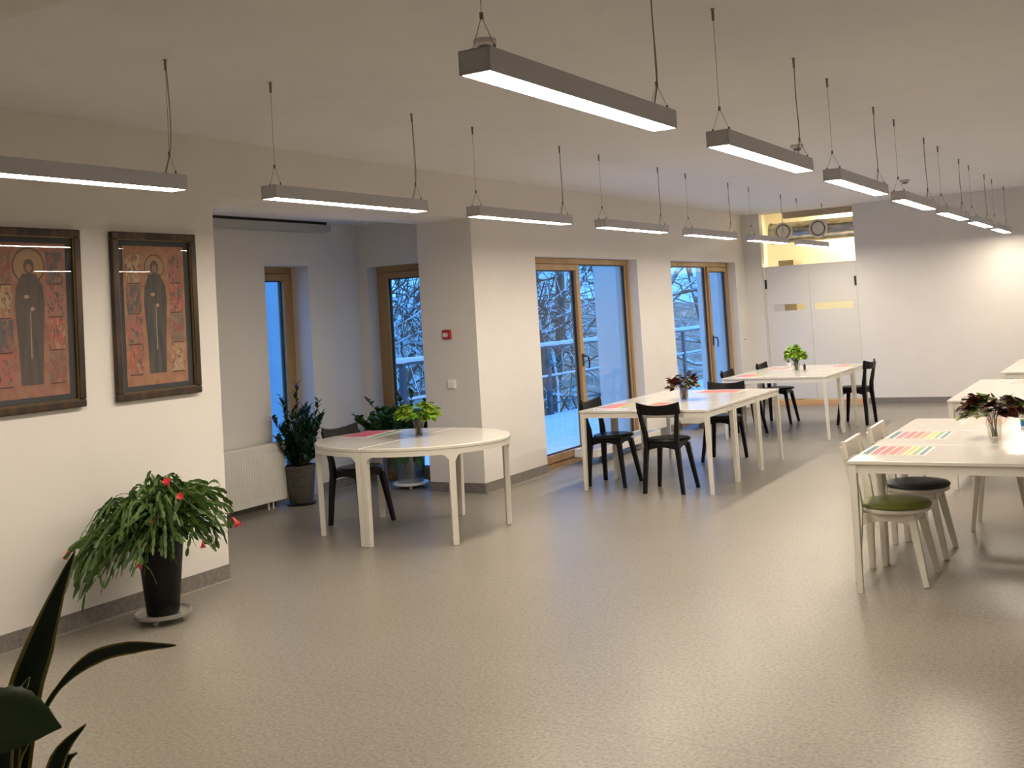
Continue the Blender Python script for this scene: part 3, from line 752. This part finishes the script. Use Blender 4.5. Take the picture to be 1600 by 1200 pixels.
chart(-4.42, 12.6, 0, 'full', 'faint striped chart at the left end of the far tables', 1, 1, 'charts on the far tables')
chart(-3.62, 13.25, 0, 'pink', 'salmon sheet on the far tables, in front of the side-on chair', 1.0, .8, 'charts on the far tables')
chart(-3.62, 13.95, 0, 'full', 'striped chart on the farthest of the far tables', 1.0, 1.0, 'charts on the far tables')
chart(-4.42, 13.85, 0, 'pink', 'pink sheet beside the small cup on the far tables', 1., .9, 'charts on the far tables')
t = thing('paint_jar', (-.765, 7.72, TZ), 0, 'small blue jar with a greenish lid at the right picture edge', 'jar')
MB().lathe([(.022, .0), (.023, .004), (.023, .034)], n=20).build('jar_body', 'blue', t, smooth=True)
MB().lathe([(.024, .034), (.024, .045)], n=20).build('lid', 'jarcap', t, smooth=True)
t = thing('cup', (-4.13, 14.0, TZ), 0, 'tiny white cup with dried sprigs beside the bright green bouquet', 'cup')
MB().lathe([(.025, 0), (.032, .05), (.034, .07)], n=18).build('cup_body', 'plastic', t, smooth=True)
m_ = MB(); rnd = random.Random(3)
for i in range(7): m_.tube([(0, 0, .06), (rnd.uniform(-.03, .03), rnd.uniform(-.03, .03), rnd.uniform(.09, .13))], .003, 5)
m_.build('sprigs', 'woodstem', t)
t = thing('spray_bottle', (-3.84, 13.70, TZ), 0, 'small dark bottle right of the bright green bouquet', 'bottle')
MB().lathe([(.014, 0), (.016, .004), (.016, .05), (.007, .062), (.007, .075)], n=14).build('bottle_body', 'woodstem', t, smooth=True)

# ------------------------------------------------------------------ bouquets
def bouquet(loc, lab, vase, mats, H_, R_, prof, n, L, W, seed, up0=.3, rr=None, bias=0):
    t = thing('plant_vase', loc, 0, lab, 'vase', 'vases with cuttings on the tables')
    rnd = random.Random(seed)
    v_ = MB().lathe(prof, n=28)
    v_.f = v_.f[:-1]
    o = v_.build('vase', vase, t, smooth='all')
    zt = prof[-1][1]; sm = MB(); leaves = {m: MB() for m in mats}
    for i in range(n):
        a = rnd.uniform(0, 2*PI); rad = R_*math.sqrt(rnd.uniform(0.02, 1)); h = zt+(H_-zt)*rnd.uniform(up0, 1)*(1-.45*(rad/R_)**2)
        top = V(rad*math.cos(a)+bias*rad, rad*math.sin(a), h)
        if i % 3 == 0:
            b = V(rnd.uniform(-.015, .015), rnd.uniform(-.015, .015), .012); mid = V(top.x*.25, top.y*.25, zt+.01)
            sm.tube([b, mid, top], [.0022, .002, .0015], 5)
        mt = mats[rnd.randrange(len(mats))]
        for q in range(3):
            aa = a+rnd.uniform(-1.3, 1.3); d = V(math.cos(aa), math.sin(aa), rnd.uniform(-.25, .7))
            leaves[mt].leaf(top-V(0, 0, .01*q), d, V(rnd.gauss(0, .4), rnd.gauss(0, .4), 1), L*rnd.uniform(.7, 1.15), W*rnd.uniform(.75, 1.1), rnd.uniform(.1, .5))
    sm.build('stems', 'stem', t)
    for m in mats: 
        if leaves[m].v: leaves[m].build('leaves', m, t, smooth='all')
    return t
P_round = [(.028, .003), (.034, .01), (.042, .05), (.038, .085), (.040, .11)]
bouquet((-5.10, 7.06, TZ), 'lime green cutting in a brownish glass vase on the oval table', 'vasebrown', ['leaflime', 'leafbright', 'leaflime'], .285, .155, [(.030, .003), (.032, .01), (.030, .05), (.044, .09), (.050, .13)], 85, .07, .046, 5, .1)
bouquet((-3.925, 9.79, TZ), 'dark olive and purple leaved cutting in a glass vase on the left tables', 'vasebrown', ['leafpurple', 'leafolive', 'leafred', 'leafpurple'], .27, .125, P_round, 60, .075, .050, 8, .2)
bouquet((-3.87, 13.45, TZ), 'bright green bushy cutting in a glass vase on the far tables', 'vase', ['leafbright', 'leaflime'], .33, .115, P_round, 170, .05, .042, 13, .38)
bouquet((-.868, 7.08, TZ), 'wide dark red and purple leaved cutting in a cut-glass vase on the right table', 'vase', ['leafpurple', 'leafred', 'leafpurple', 'leafolive'], .29, .15, [(.034, .003), (.036, .01), (.042, .06), (.046, .10), (.043, .125)], 44, .085, .080, 21, .2)

# ------------------------------------------------------------------ potted plants
# flowering leaf cactus
t = thing('potted_leaf_cactus', (-5.06, 4.385, 0), 0, 'drooping flowering leaf cactus in a tall black pot under the pictures', 'plant')
MB().lathe([(.155, .035), (.163, .04), (.163, .055), (.155, .06), (.145, .05), (.13, .045)], n=40).build('rolling_saucer', 'saucer', t, smooth=True)
for k in range(4):
    a = k*PI/2+.5; MB().lathe([(.016, -.008), (.016, .008)], (.12*math.cos(a), .12*math.sin(a), .017), 14, 'x').build('caster', 'saucer', t, smooth=True)
MB().lathe([(.088, .05), (.092, .055), (.137, .53), (.137, .55), (.128, .55), (.125, .52)], n=40).build('pot', 'potblack', t, smooth=True)
MB().lathe([(.124, .505), (.124, .515)], n=30).build('soil', 'soil', t)
rnd = random.Random(11); fol = MB(); tips = []
for i in range(560):
    # direction sets: strong spread along the wall
    a = rnd.uniform(0, 2*PI); ext = rnd.uniform(.05, 1)**.75
    dx, dy = math.cos(a), math.sin(a)
    lx = -.34 if dx < 0 else .40; ly = -.60 if dy < 0 else .42
    reach = V(dx*abs(lx)*ext, dy*abs(ly)*ext, 0)
    left = max(0, -dy*.55-dx*.7)   # the side that hangs lower
    apex = rnd.uniform(.60, .86)-(.07 if left > .5 else 0)-.09*ext
    drop = rnd.uniform(.02, .22)*ext+(left*rnd.uniform(0, .27)*ext)
    zend = apex-drop
    p0 = V(rnd.uniform(-.09, .09), rnd.uniform(-.09, .09), .52)
    n = 7+int(ext*5); pts = []
    wob = V(rnd.gauss(0, .03), rnd.gauss(0, .03), 0)
    for k in range(n+1):
        u_ = k/n; xy = p0.lerp(p0*.3+reach, u_**.8)+wob*math.sin(u_*PI)
        if u_ < .55: z = .52+(apex-.52)*math.sin(u_/.55*PI/2)
        else: z = apex+(zend-apex)*((u_-.55)/.45)**1.5
        if rnd.random() < .99: pts.append(V(max(xy.x, -.345), xy.y, z))
    sd = V(rnd.gauss(0, 1), rnd.gauss(0, 1), rnd.gauss(0, .5)).normalized()
    for k in range(len(pts)-1):
        p, q = pts[k], pts[k+1]; d = q-p; L = d.length
        if L < .004: continue
        up_ = sd if abs(sd.dot(d.normalized())) < .9 else V(0, 0, 1)
        fol.leaf(p-d*.06, d, up_, L*1.12, rnd.uniform(.015, .023), 0, (.35, .8, 1, .9, .35), .3)
    tips.append((pts[-1], (pts[-1]-pts[-2]).normalized()))
    if rnd.random() < .5:
        j = rnd.randrange(3, len(pts)-1); p = pts[j].copy(); d = (pts[j+1]-pts[j]).normalized()+V(rnd.gauss(0, .5), rnd.gauss(0, .5), rnd.gauss(0, .25))
        d.normalize()
        for k in range(3):
            q = p+d*.045-V(0, 0, .006*k); q.x = max(q.x, -.345); fol.leaf(p, q-p, sd, .05, .024, 0, (.35, .8, 1, .9, .35), .3); p = q; d = (d-V(0, 0, .3)).normalized()
def flower(pos, d, s=1.):
    q = min((q for q, _ in tips), key=lambda q: (q-Vector(pos)).length); a_ = Vector(pos); n_ = max(1, int((a_-q).length/.045))
    for k in range(n_): fol.leaf(q.lerp(a_, k/n_), a_-q, V(.5, -.5, .6), (a_-q).length/n_*1.1, .022, 0, (.35, .8, 1, .9, .35), .3)
    mb = MB(); d = Vector(d).normalized(); o = d.orthogonal().normalized()
    for ring, (n, sp, L) in enumerate(((6, .35, .045), (8, .8, .035), (6, 1.4, .026))):
        for k in range(n):
            r = Matrix.Rotation(2*PI*k/n+ring*.4, 3, d) @ o
            mb.leaf(Vector(pos)+d*.012*ring, d+r*sp, r, L*s, .016*s, -.1)
    mb.tube([Vector(pos)-d*.02, Vector(pos)+d*.02*s], [.004, .009*s], 8)
    mb.build('flower', 'petal', t, smooth='all')
for (p, d, s) in (((.20, -.10, .80), (.3, -.5, .6), 1.1), ((.30, -.10, .74), (.5, -.6, .2), 1.), ((.20, -.20, .64), (.2, -.8, -.2), 1.), ((.12, -.20, .52), (0, -.4, -.9), 1.2),
                  ((.08, -.22, .40), (0, -.3, -1), 1.2), ((.40, .20, .56), (.6, 0, -.7), 1.3), ((.22, .12, .44), (.1, -.1, -1), .9), ((-.30, -.40, .46), (-.2, -.3, -.9), .9)):
    flower(p, d, s)

fol.build('foliage', 'leafcactus', t, smooth='all')

# laurel in the alcove corner
def leafy(mb, stemmb, base, top, n, L, W, rnd, spread=.5, whorl=True):
    base, top = Vector(base), Vector(top)
    mid = base.lerp(top, .5)+V(rnd.gauss(0, .02), rnd.gauss(0, .02), 0)
    stemmb.tube([base, mid, top], [.006, .005, .003], 6)
    for i in range(n):
        u_ = .12+.88*(i/(n-1))**.8; p = base.lerp(mid, u_*2) if u_ < .5 else mid.lerp(top, u_*2-1)
        a = i*2.4+rnd.uniform(-.3, .3); k = 1-.3*u_
        d = V(math.cos(a), math.sin(a), .35+.7*u_)+(top-base).normalized()*spread
        mb.leaf(p, d, V(0, 0, 1), L*rnd.uniform(.75, 1.1), W*rnd.uniform(.8, 1.1), rnd.uniform(.05, .35), fold=.3)
t = thing('potted_laurel', (-6.965, 7.715, 0), 0, 'dark glossy laurel-like shrub in a grey-brown pot by the narrow alcove window', 'plant')
MB().lathe([(.13, 0), (.14, .02), (.13, .024)], n=32).build('saucer', 'darksaucer', t, smooth=True)
MB().lathe([(.105, .02), (.11, .03), (.142, .34), (.148, .345), (.148, .365), (.136, .365), (.133, .34)], n=36).build('pot', 'potbrown', t, smooth=True)
MB().lathe([(.132, .335), (.132, .345)], n=24).build('soil', 'soil', t)
rnd = random.Random(4); lv, st = MB(), MB()
for i in range(44):
    a = rnd.uniform(0, 2*PI); rr = .27*rnd.uniform(.05, 1)**.6; h = rnd.uniform(.48, .94)-.06*(rr/.25)
    x = max(rr*math.cos(a), -.12); leafy(lv, st, (rnd.uniform(-.05, .05), rnd.uniform(-.05, .05), .34), (x, rr*math.sin(a), h), 22, .10, .042, rnd)
leafy(lv, st, (0, 0, .34), (-.01, .02, 1.10), 30, .085, .034, rnd)
leafy(lv, st, (0, 0, .34), (-.07, -.13, 1.0), 26, .085, .034, rnd)
leafy(lv, st, (0, 0, .34), (.14, .14, .93), 26, .085, .034, rnd)
st.build('stems', 'woodstem', t); lv.build('foliage', 'leafdark', t, smooth='all')

t = thing('potted_shrub', (-6.43, 8.72, 0), 0, 'broad-leaved green shrub in a shiny steel bucket behind the oval table', 'plant')
MB().lathe([(.165, .035), (.178, .04), (.178, .055), (.165, .058)], n=36).build('rolling_saucer', 'plastic', t, smooth=True)
for k in range(4):
    a = k*PI/2+.6; MB().lathe([(.016, -.008), (.016, .008)], (.13*math.cos(a), .13*math.sin(a), .017), 14, 'x').build('caster', 'plastic', t, smooth=True)
MB().lathe([(.125, .058), (.13, .065), (.158, .345), (.164, .35), (.164, .362), (.15, .362), (.146, .34)], n=40).build('bucket', 'potsteel', t, smooth=True)
MB().lathe([(.145, .335), (.145, .342)], n=24).build('soil', 'soil', t)
rnd = random.Random(9); lv, st = MB(), MB()
for i in range(105):
    a = rnd.uniform(0, 2*PI); rr = rnd.uniform(.05, .42); h = rnd.uniform(.52, .84)-.14*(rr/.4)
    x = -.1+rr*math.cos(a)*1.1; y = min(rr*math.sin(a), .13); x = min(max(x, -.58), .24)
    leafy(lv, st, (rnd.uniform(-.06, .06), rnd.uniform(-.06, .06), .34), (x, y, h), 20, .10, .075, rnd, .3)
for (x, y, z) in ((-.42, -.10, .88), (-.50, -.20, .72), (.05, .02, .93), (.22, .02, .83), (-.05, -.05, .90)): leafy(lv, st, (0, 0, .34), (x, y, z), 16, .08, .062, rnd, .3)
for i in range(10):
    a = rnd.uniform(-1.9, .2); lv.leaf((.14*math.cos(a), .14*math.sin(a), .36), V(math.cos(a), math.sin(a), -.1), V(0, 0, 1), .12, .05, 1.2)
st.build('stems', 'woodstem', t); lv.build('foliage', 'leafshrub', t, smooth='all')

# foreground snake plant, pot standing just below the frame
M['snake'] = None
def snake_mat():
    m = mat('striped_snake_leaf', (.008, .02, .008), .38, spec=.3); b = m.node_tree.nodes['Principled BSDF']
    at = nd(m, 'ShaderNodeAttribute', attribute_name='across')
    r = nd(m, 'ShaderNodeValToRGB'); e = r.color_ramp.elements
    e[0].position = .0; e[0].color = (.008, .022, .010, 1); e[1].position = .80; e[1].color = (.26, .24, .06, 1); x = e.new(.74); x.color = (.010, .028, .012, 1)
    lk(m, at.outputs['Fac'], r.inputs[0]); lk(m, r.outputs[0], b.inputs['Base Color']); return m
SNK = snake_mat()
def blade(parent, pts, ws, roll=0., ref=V(.86, .5, 0), fold=.25):
    pts = [Vector(p) for p in pts]
    # catmull-rom resample
    P = []; Wd = []
    for i in range(len(pts)-1):
        p0, p1, p2, p3 = pts[max(i-1, 0)], pts[i], pts[i+1], pts[min(i+2, len(pts)-1)]
        for k in range(5):
            u_ = k/5; P.append(.5*((2*p1)+(p2-p0)*u_+(2*p0-5*p1+4*p2-p3)*u_*u_+(3*p1-p0-3*p2+p3)*u_**3)); Wd.append(ws[i]*(1-u_)+ws[i+1]*u_)
    P.append(pts[-1]); Wd.append(ws[-1])
    vs = []; fs = []; at = []; cols = [-1, -.8, -.4, 0, .4, .8, 1]
    for i, p in enumerate(P):
        d = (P[min(i+1, len(P)-1)]-P[max(i-1, 0)]).normalized()
        s = ref-d*ref.dot(d); s.normalize(); s = Matrix.Rotation(roll*i/len(P), 3, d) @ s; nn = s.cross(d)
        for c in cols:
            vs.append(p+s*(c*Wd[i]/2)+nn*(fold*Wd[i]*(c*c)*.5)); at.append(abs(c))
    n = len(cols)
    nv = len(vs)
    for i in range(len(P)-1):
        for k in range(n-1): a = i*n+k; fs.append((a, a+1, a+n+1, a+n))
    mb = MB().add(vs, fs); o = mb.build('leaf_blade', SNK, parent, smooth='all')
    A = o.data.attributes.new('across', 'FLOAT', 'POINT'); A.data.foreach_set('value', at)
    md = o.modifiers.new('thickness', 'SOLIDIFY'); md.thickness = .0025; md.offset = 0
    return o
t = thing('snake_plant', (-2.16, 1.5, 0), 0, 'snake plant with yellow-edged blades in the lower left corner', 'plant')
MB().lathe([(.10, 0), (.105, .01), (.145, .36), (.15, .365), (.15, .39), (.138, .39), (.135, .36)], n=36).build('pot', 'potblack', t, smooth=True)
MB().lathe([(.134, .35), (.134, .36)], n=24).build('soil', 'soil', t)
def rel(L, x0=-2.16, y0=1.5): return [(a-x0, b-y0, c) for a, b, c in L]
blade(t, rel([(-2.19, 1.5, .36), (-2.235, 1.5, .60), (-2.185, 1.5, .865), (-2.118, 1.5, 1.0), (-2.05, 1.5, 1.12), (-1.992, 1.5, 1.208)]), [.035, .07, .078, .062, .028, .002])
blade(t, rel([(-2.15, 1.48, .36), (-2.195, 1.48, .70), (-2.115, 1.48, .834), (-2.035, 1.48, .926), (-1.92, 1.48, 1.0), (-1.80, 1.48, 1.035), (-1.678, 1.48, 1.049)]), [.02, .018, .012, .011, .030, .030, .003], roll=.3, ref=V(.5, .2, -.85))
blade(t, rel([(-2.17, 1.44, .36), (-2.185, 1.44, .70), (-2.15, 1.44, .85), (-2.075, 1.44, .955)]), [.03, .055, .040, .002])
blade(t, rel([(-2.13, 1.50, .36), (-2.13, 1.50, .60), (-2.075, 1.50, .765), (-1.98, 1.50, .85)]), [.03, .042, .034, .002])
blade(t, rel([(-2.10, 1.52, .36), (-2.13, 1.52, .60), (-2.09, 1.52, .74), (-2.04, 1.52, .775)]), [.03, .045, .03, .004])
blade(t, rel([(-2.24, 1.53, .36), (-2.285, 1.53, .60), (-2.26, 1.53, .80), (-2.228, 1.53, .90)]), [.03, .04, .024, .002])
blade(t, rel([(-2.23, 1.47, .36), (-2.245, 1.47, .52), (-2.215, 1.47, .70), (-2.165, 1.47, .86)]), [.03, .062, .066, .03])
# broad leaved houseplant beside it
t = thing('broad_leaf_plant', (-2.30, 1.12, 0), 0, 'dark green serrated broad leaf reaching into the lower left corner', 'plant')
MB().lathe([(.08, 0), (.085, .01), (.12, .28), (.12, .30), (.11, .30), (.108, .27)], n=32).build('pot', 'potbrown', t, smooth=True)
def broad(parent, base, tip, W, seed):
    rnd = random.Random(seed); base, tip = Vector(base), Vector(tip); d = tip-base; L = d.length; d.normalize()
    side = d.cross(V(0.35, -.75, .8)).normalized(); nn = side.cross(d); mb = MB(); vs = []; fs = []; n = 18
    for i in range(n+1):
        u_ = i/n; w = W/2*(math.sin(PI*min(1, u_*1.02)**.75)**.8 if 0 < u_ < 1 else .02); w *= 1+.03*(1 if i % 2 else -1)
        p = base+d*(L*u_)-V(0, 0, .12*L*u_*u_)
        for c in (-1, -.5, 0, .5, 1): vs.append(p+side*(w*c)+nn*(abs(c)*w*.12))
    for i in range(n):
        for k in range(4): a = i*5+k; fs.append((a, a+1, a+6, a+5))
    mb.add(vs, fs); o = mb.build('broad_leaf', mat('deep_green_leaf', (.022, .062, .008), .45), parent, smooth='all'); md = o.modifiers.new('thickness', 'SOLIDIFY'); md.thickness = .001
b0 = V(-2.03, 1.26, .925)-t.location; b1 = V(-1.785, 1.30, .972)-t.location
MB().tube([(0, 0, .27), (.12, .06, .6), (.24, .12, .86), b0], [.005, .004, .004, .003], 7).build('stem', 'stem', t, smooth=True)
broad(t, b0, b1, .135, 1)
broad(t, V(-2.10, 1.1, .90)-t.location, V(-2.28, .95, .92)-t.location, .13, 2)

# ------------------------------------------------------------------ framed pictures
def picture(y0, y1, z0, z1, lab, ground, robe, seed, n_side, halo_k, robe_k):
    t = thing('framed_picture', (XW, (y0+y1)/2, (z0+z1)/2), 0, lab, 'picture', 'framed pictures on the left wall')
    hw, hh = (y1-y0)/2, (z1-z0)/2; F = .046; m_ = MB()
    for (a0, b0_, a1, b1_) in ((-hw, -hh, hw, -hh+F), (-hw, hh-F, hw, hh), (-hw, -hh+F, -hw+F, hh-F), (hw-F, -hh+F, hw, hh-F)):
        m_.box(.004, a0, b0_, .040, a1, b1_)
    m_.build('frame', 'pictureframe', t, bevel=.008, seg=3)
    g_ = MB(); i0 = F-.004
    for (a0, b0_, a1, b1_) in ((-hw+i0, -hh+i0, hw-i0, -hh+i0+.008), (-hw+i0, hh-i0-.008, hw-i0, hh-i0), (-hw+i0, -hh+i0+.008, -hw+i0+.008, hh-i0-.008), (hw-i0-.008, -hh+i0+.008, hw-i0, hh-i0-.008)):
        g_.box(.02, a0, b0_, .032, a1, b1_)
    g_.build('inner_slip', 'gilt', t)
    MB().box(.006, -hw+F-.002, -hh+F-.002, .012, hw-F+.002, hh-F+.002).build('mount', 'matboard', t)
    ph, pv = hw-F-.048, hh-F-.038
    pr = MB().box(.012, -ph, -pv, .0135, ph, pv).build('print', ground, t)
    pr['label'] = 'reddish print with a dark robed figure'
    rnd = random.Random(seed); d = .0135
    def flat(poly, m, dd=.0004, name='painted_shape'):
        n = len(poly); MB().add([(d, a, b) for a, b in poly]+[(d+dd, a, b) for a, b in poly], [tuple(range(n)), tuple(range(2*n-1, n-1, -1))]+[(k, (k+1) % n, n+(k+1) % n, n+k) for k in range(n)]).build(name, m, pr)
    # halo
    hz = pv*.70; rh = ph*halo_k
    flat([(rh*1.08*math.cos(2*PI*k/28), hz+rh*1.08*math.sin(2*PI*k/28)) for k in range(28)], mat('halo_edge', (.08, .03, .02), .6), .0003, 'halo_rim')
    flat([(rh*math.cos(2*PI*k/28), hz+rh*math.sin(2*PI*k/28)) for k in range(28)], mat('dull_gold', (.33, .20, .10), .5), .0005, 'halo')
    # robed body
    w0 = ph*robe_k
    body = [(-w0*.72, -pv*.84), (w0*.72, -pv*.84), (w0*.82, -pv*.3), (w0, pv*.2), (w0*.88, pv*.42), (w0*.45, pv*.60), (-w0*.45, pv*.60), (-w0*.88, pv*.42), (-w0, pv*.2), (-w0*.82, -pv*.3)]
    flat(body, robe, .0007, 'robe')
    rh = ph*.25; flat([(rh*.55*math.cos(2*PI*k/20), hz-rh*.05+rh*.72*math.sin(2*PI*k/20)) for k in range(20)], mat('hood', (.10, .06, .045), .6), .0009, 'hood')
    flat([(rh*.34*math.cos(2*PI*k/16), hz-rh*.2+rh*.40*math.sin(2*PI*k/16)) for k in range(16)], mat('face_tone', (.26, .15, .085), .6), .0011, 'face')
    flat([(-.004, -pv*.5), (.004, -pv*.5), (.005, pv*.12), (-.001, pv*.12)], mat('cord', (.30, .25, .19), .6), .0010, 'cord')
    for (a, b, w_, h_) in ((-.02, pv*.30, .035, .022), (.015, pv*.14, .028, .024)):
        flat([(a+w_*.5*math.cos(2*PI*k/12), b+h_*.5*math.sin(2*PI*k/12)) for k in range(12)], mat('hand_tone', (.42, .27, .17), .6), .0011, 'hand')
    # side panels of small coloured scenes, plain blotches
    for s in (-1, 1):
        for k in range(n_side):
            b1_ = pv*.88-k*(pv*1.74/n_side); b0_ = b1_-pv*1.74/n_side+.014
            a0, a1 = sorted((s*ph*.46, s*ph*.93))
            flat([(a0, b0_), (a1, b0_), (a1, b1_), (a0, b1_)], scene_m[(k+(0 if s < 0 else 2)+seed) % len(scene_m)], .0004, 'scene_panel')
            flat([(a0+.006, b0_-.010), (a1-.01, b0_-.010), (a1-.01, b0_-.003), (a0+.006, b0_-.003)], mat('panel_rule', (.07, .025, .02), .6), .0006, 'rule')
    g = MB().box(.018, -hw+F-.002, -hh+F-.002, .0195, hw-F+.002, hh-F+.002).build('glazing', 'pglass', t)
    return t
def scene_mat(i, cols, sc):
    m = mat('scene_colours', cols[0], .6); b = m.node_tree.nodes['Principled BSDF']
    tc = nd(m, 'ShaderNodeTexCoord'); v = nd(m, 'ShaderNodeTexVoronoi'); v.inputs['Scale'].default_value = sc*1.7; v.inputs['Randomness'].default_value = 1
    mp = nd(m, 'ShaderNodeMapping'); mp.inputs['Scale'].default_value = (1, 1.6, .8); mp.inputs['Location'].default_value = (i*.7, i*1.3, i*.4); lk(m, tc.outputs['Object'], mp.inputs[0])
    n = nd(m, 'ShaderNodeTexNoise'); n.inputs['Scale'].default_value = 40; lk(m, mp.outputs[0], n.inputs['Vector'])
    mx = nd(m, 'ShaderNodeMix', data_type='VECTOR'); mx.inputs[0].default_value = .07; lk(m, mp.outputs[0], mx.inputs[4]); lk(m, n.outputs['Color'], mx.inputs[5]); lk(m, mx.outputs[1], v.inputs['Vector'])
    s = nd(m, 'ShaderNodeSeparateColor'); lk(m, v.outputs['Color'], s.inputs[0])
    r = nd(m, 'ShaderNodeValToRGB'); r.color_ramp.interpolation = 'CONSTANT'; e = r.color_ramp.elements
    e[0].position = 0; e[0].color = (*cols[0], 1); e[1].position = .3; e[1].color = (*cols[1], 1)
    for k, c in enumerate(cols[2:]): x = e.new(.48+.16*k); x.color = (*c, 1)
    lk(m, s.outputs[0], r.inputs[0]); lk(m, r.outputs[0], b.inputs['Base Color']); return m
scene_m = [scene_mat(0, [(.30, .12, .08), (.12, .10, .09), (.38, .26, .15), (.45, .10, .07)], 26),
           scene_mat(1, [(.16, .13, .11), (.27, .14, .09), (.24, .19, .13), (.28, .08, .05)], 30),
           scene_mat(2, [(.36, .16, .09), (.40, .22, .12), (.14, .10, .08), (.42, .33, .20)], 24),
           scene_mat(3, [(.10, .10, .10), (.25, .16, .10), (.08, .09, .12), (.26, .10, .07)], 28),
           scene_mat(4, [(.34, .14, .10), (.10, .08, .07), (.22, .17, .12), (.40, .12, .09)], 34)]
g1 = noisy('faded_rose_ground', (.26, .10, .07), (.34, .17, .11), 14, .6)
g2 = noisy('salmon_ground', (.30, .12, .065), (.40, .21, .11), 14, .6)
rb1 = noisy('brown_robe', (.065, .055, .048), (.11, .075, .06), 6, .6, stretch=(1, 6, .6))
rb2 = noisy('slate_robe', (.035, .042, .048), (.095, .075, .055), 6, .6, stretch=(1, 6, .6))
picture(3.525, 4.192, 1.263, 2.303, 'framed print with dark robed haloed figure, cut by the left picture edge', g1, rb1, 1, 4, .40, .40)
picture(4.415, 5.087, 1.263, 2.303, 'framed print with dark robed haloed figure, right one beside the alcove', g2, rb2, 2, 4, .30, .38)
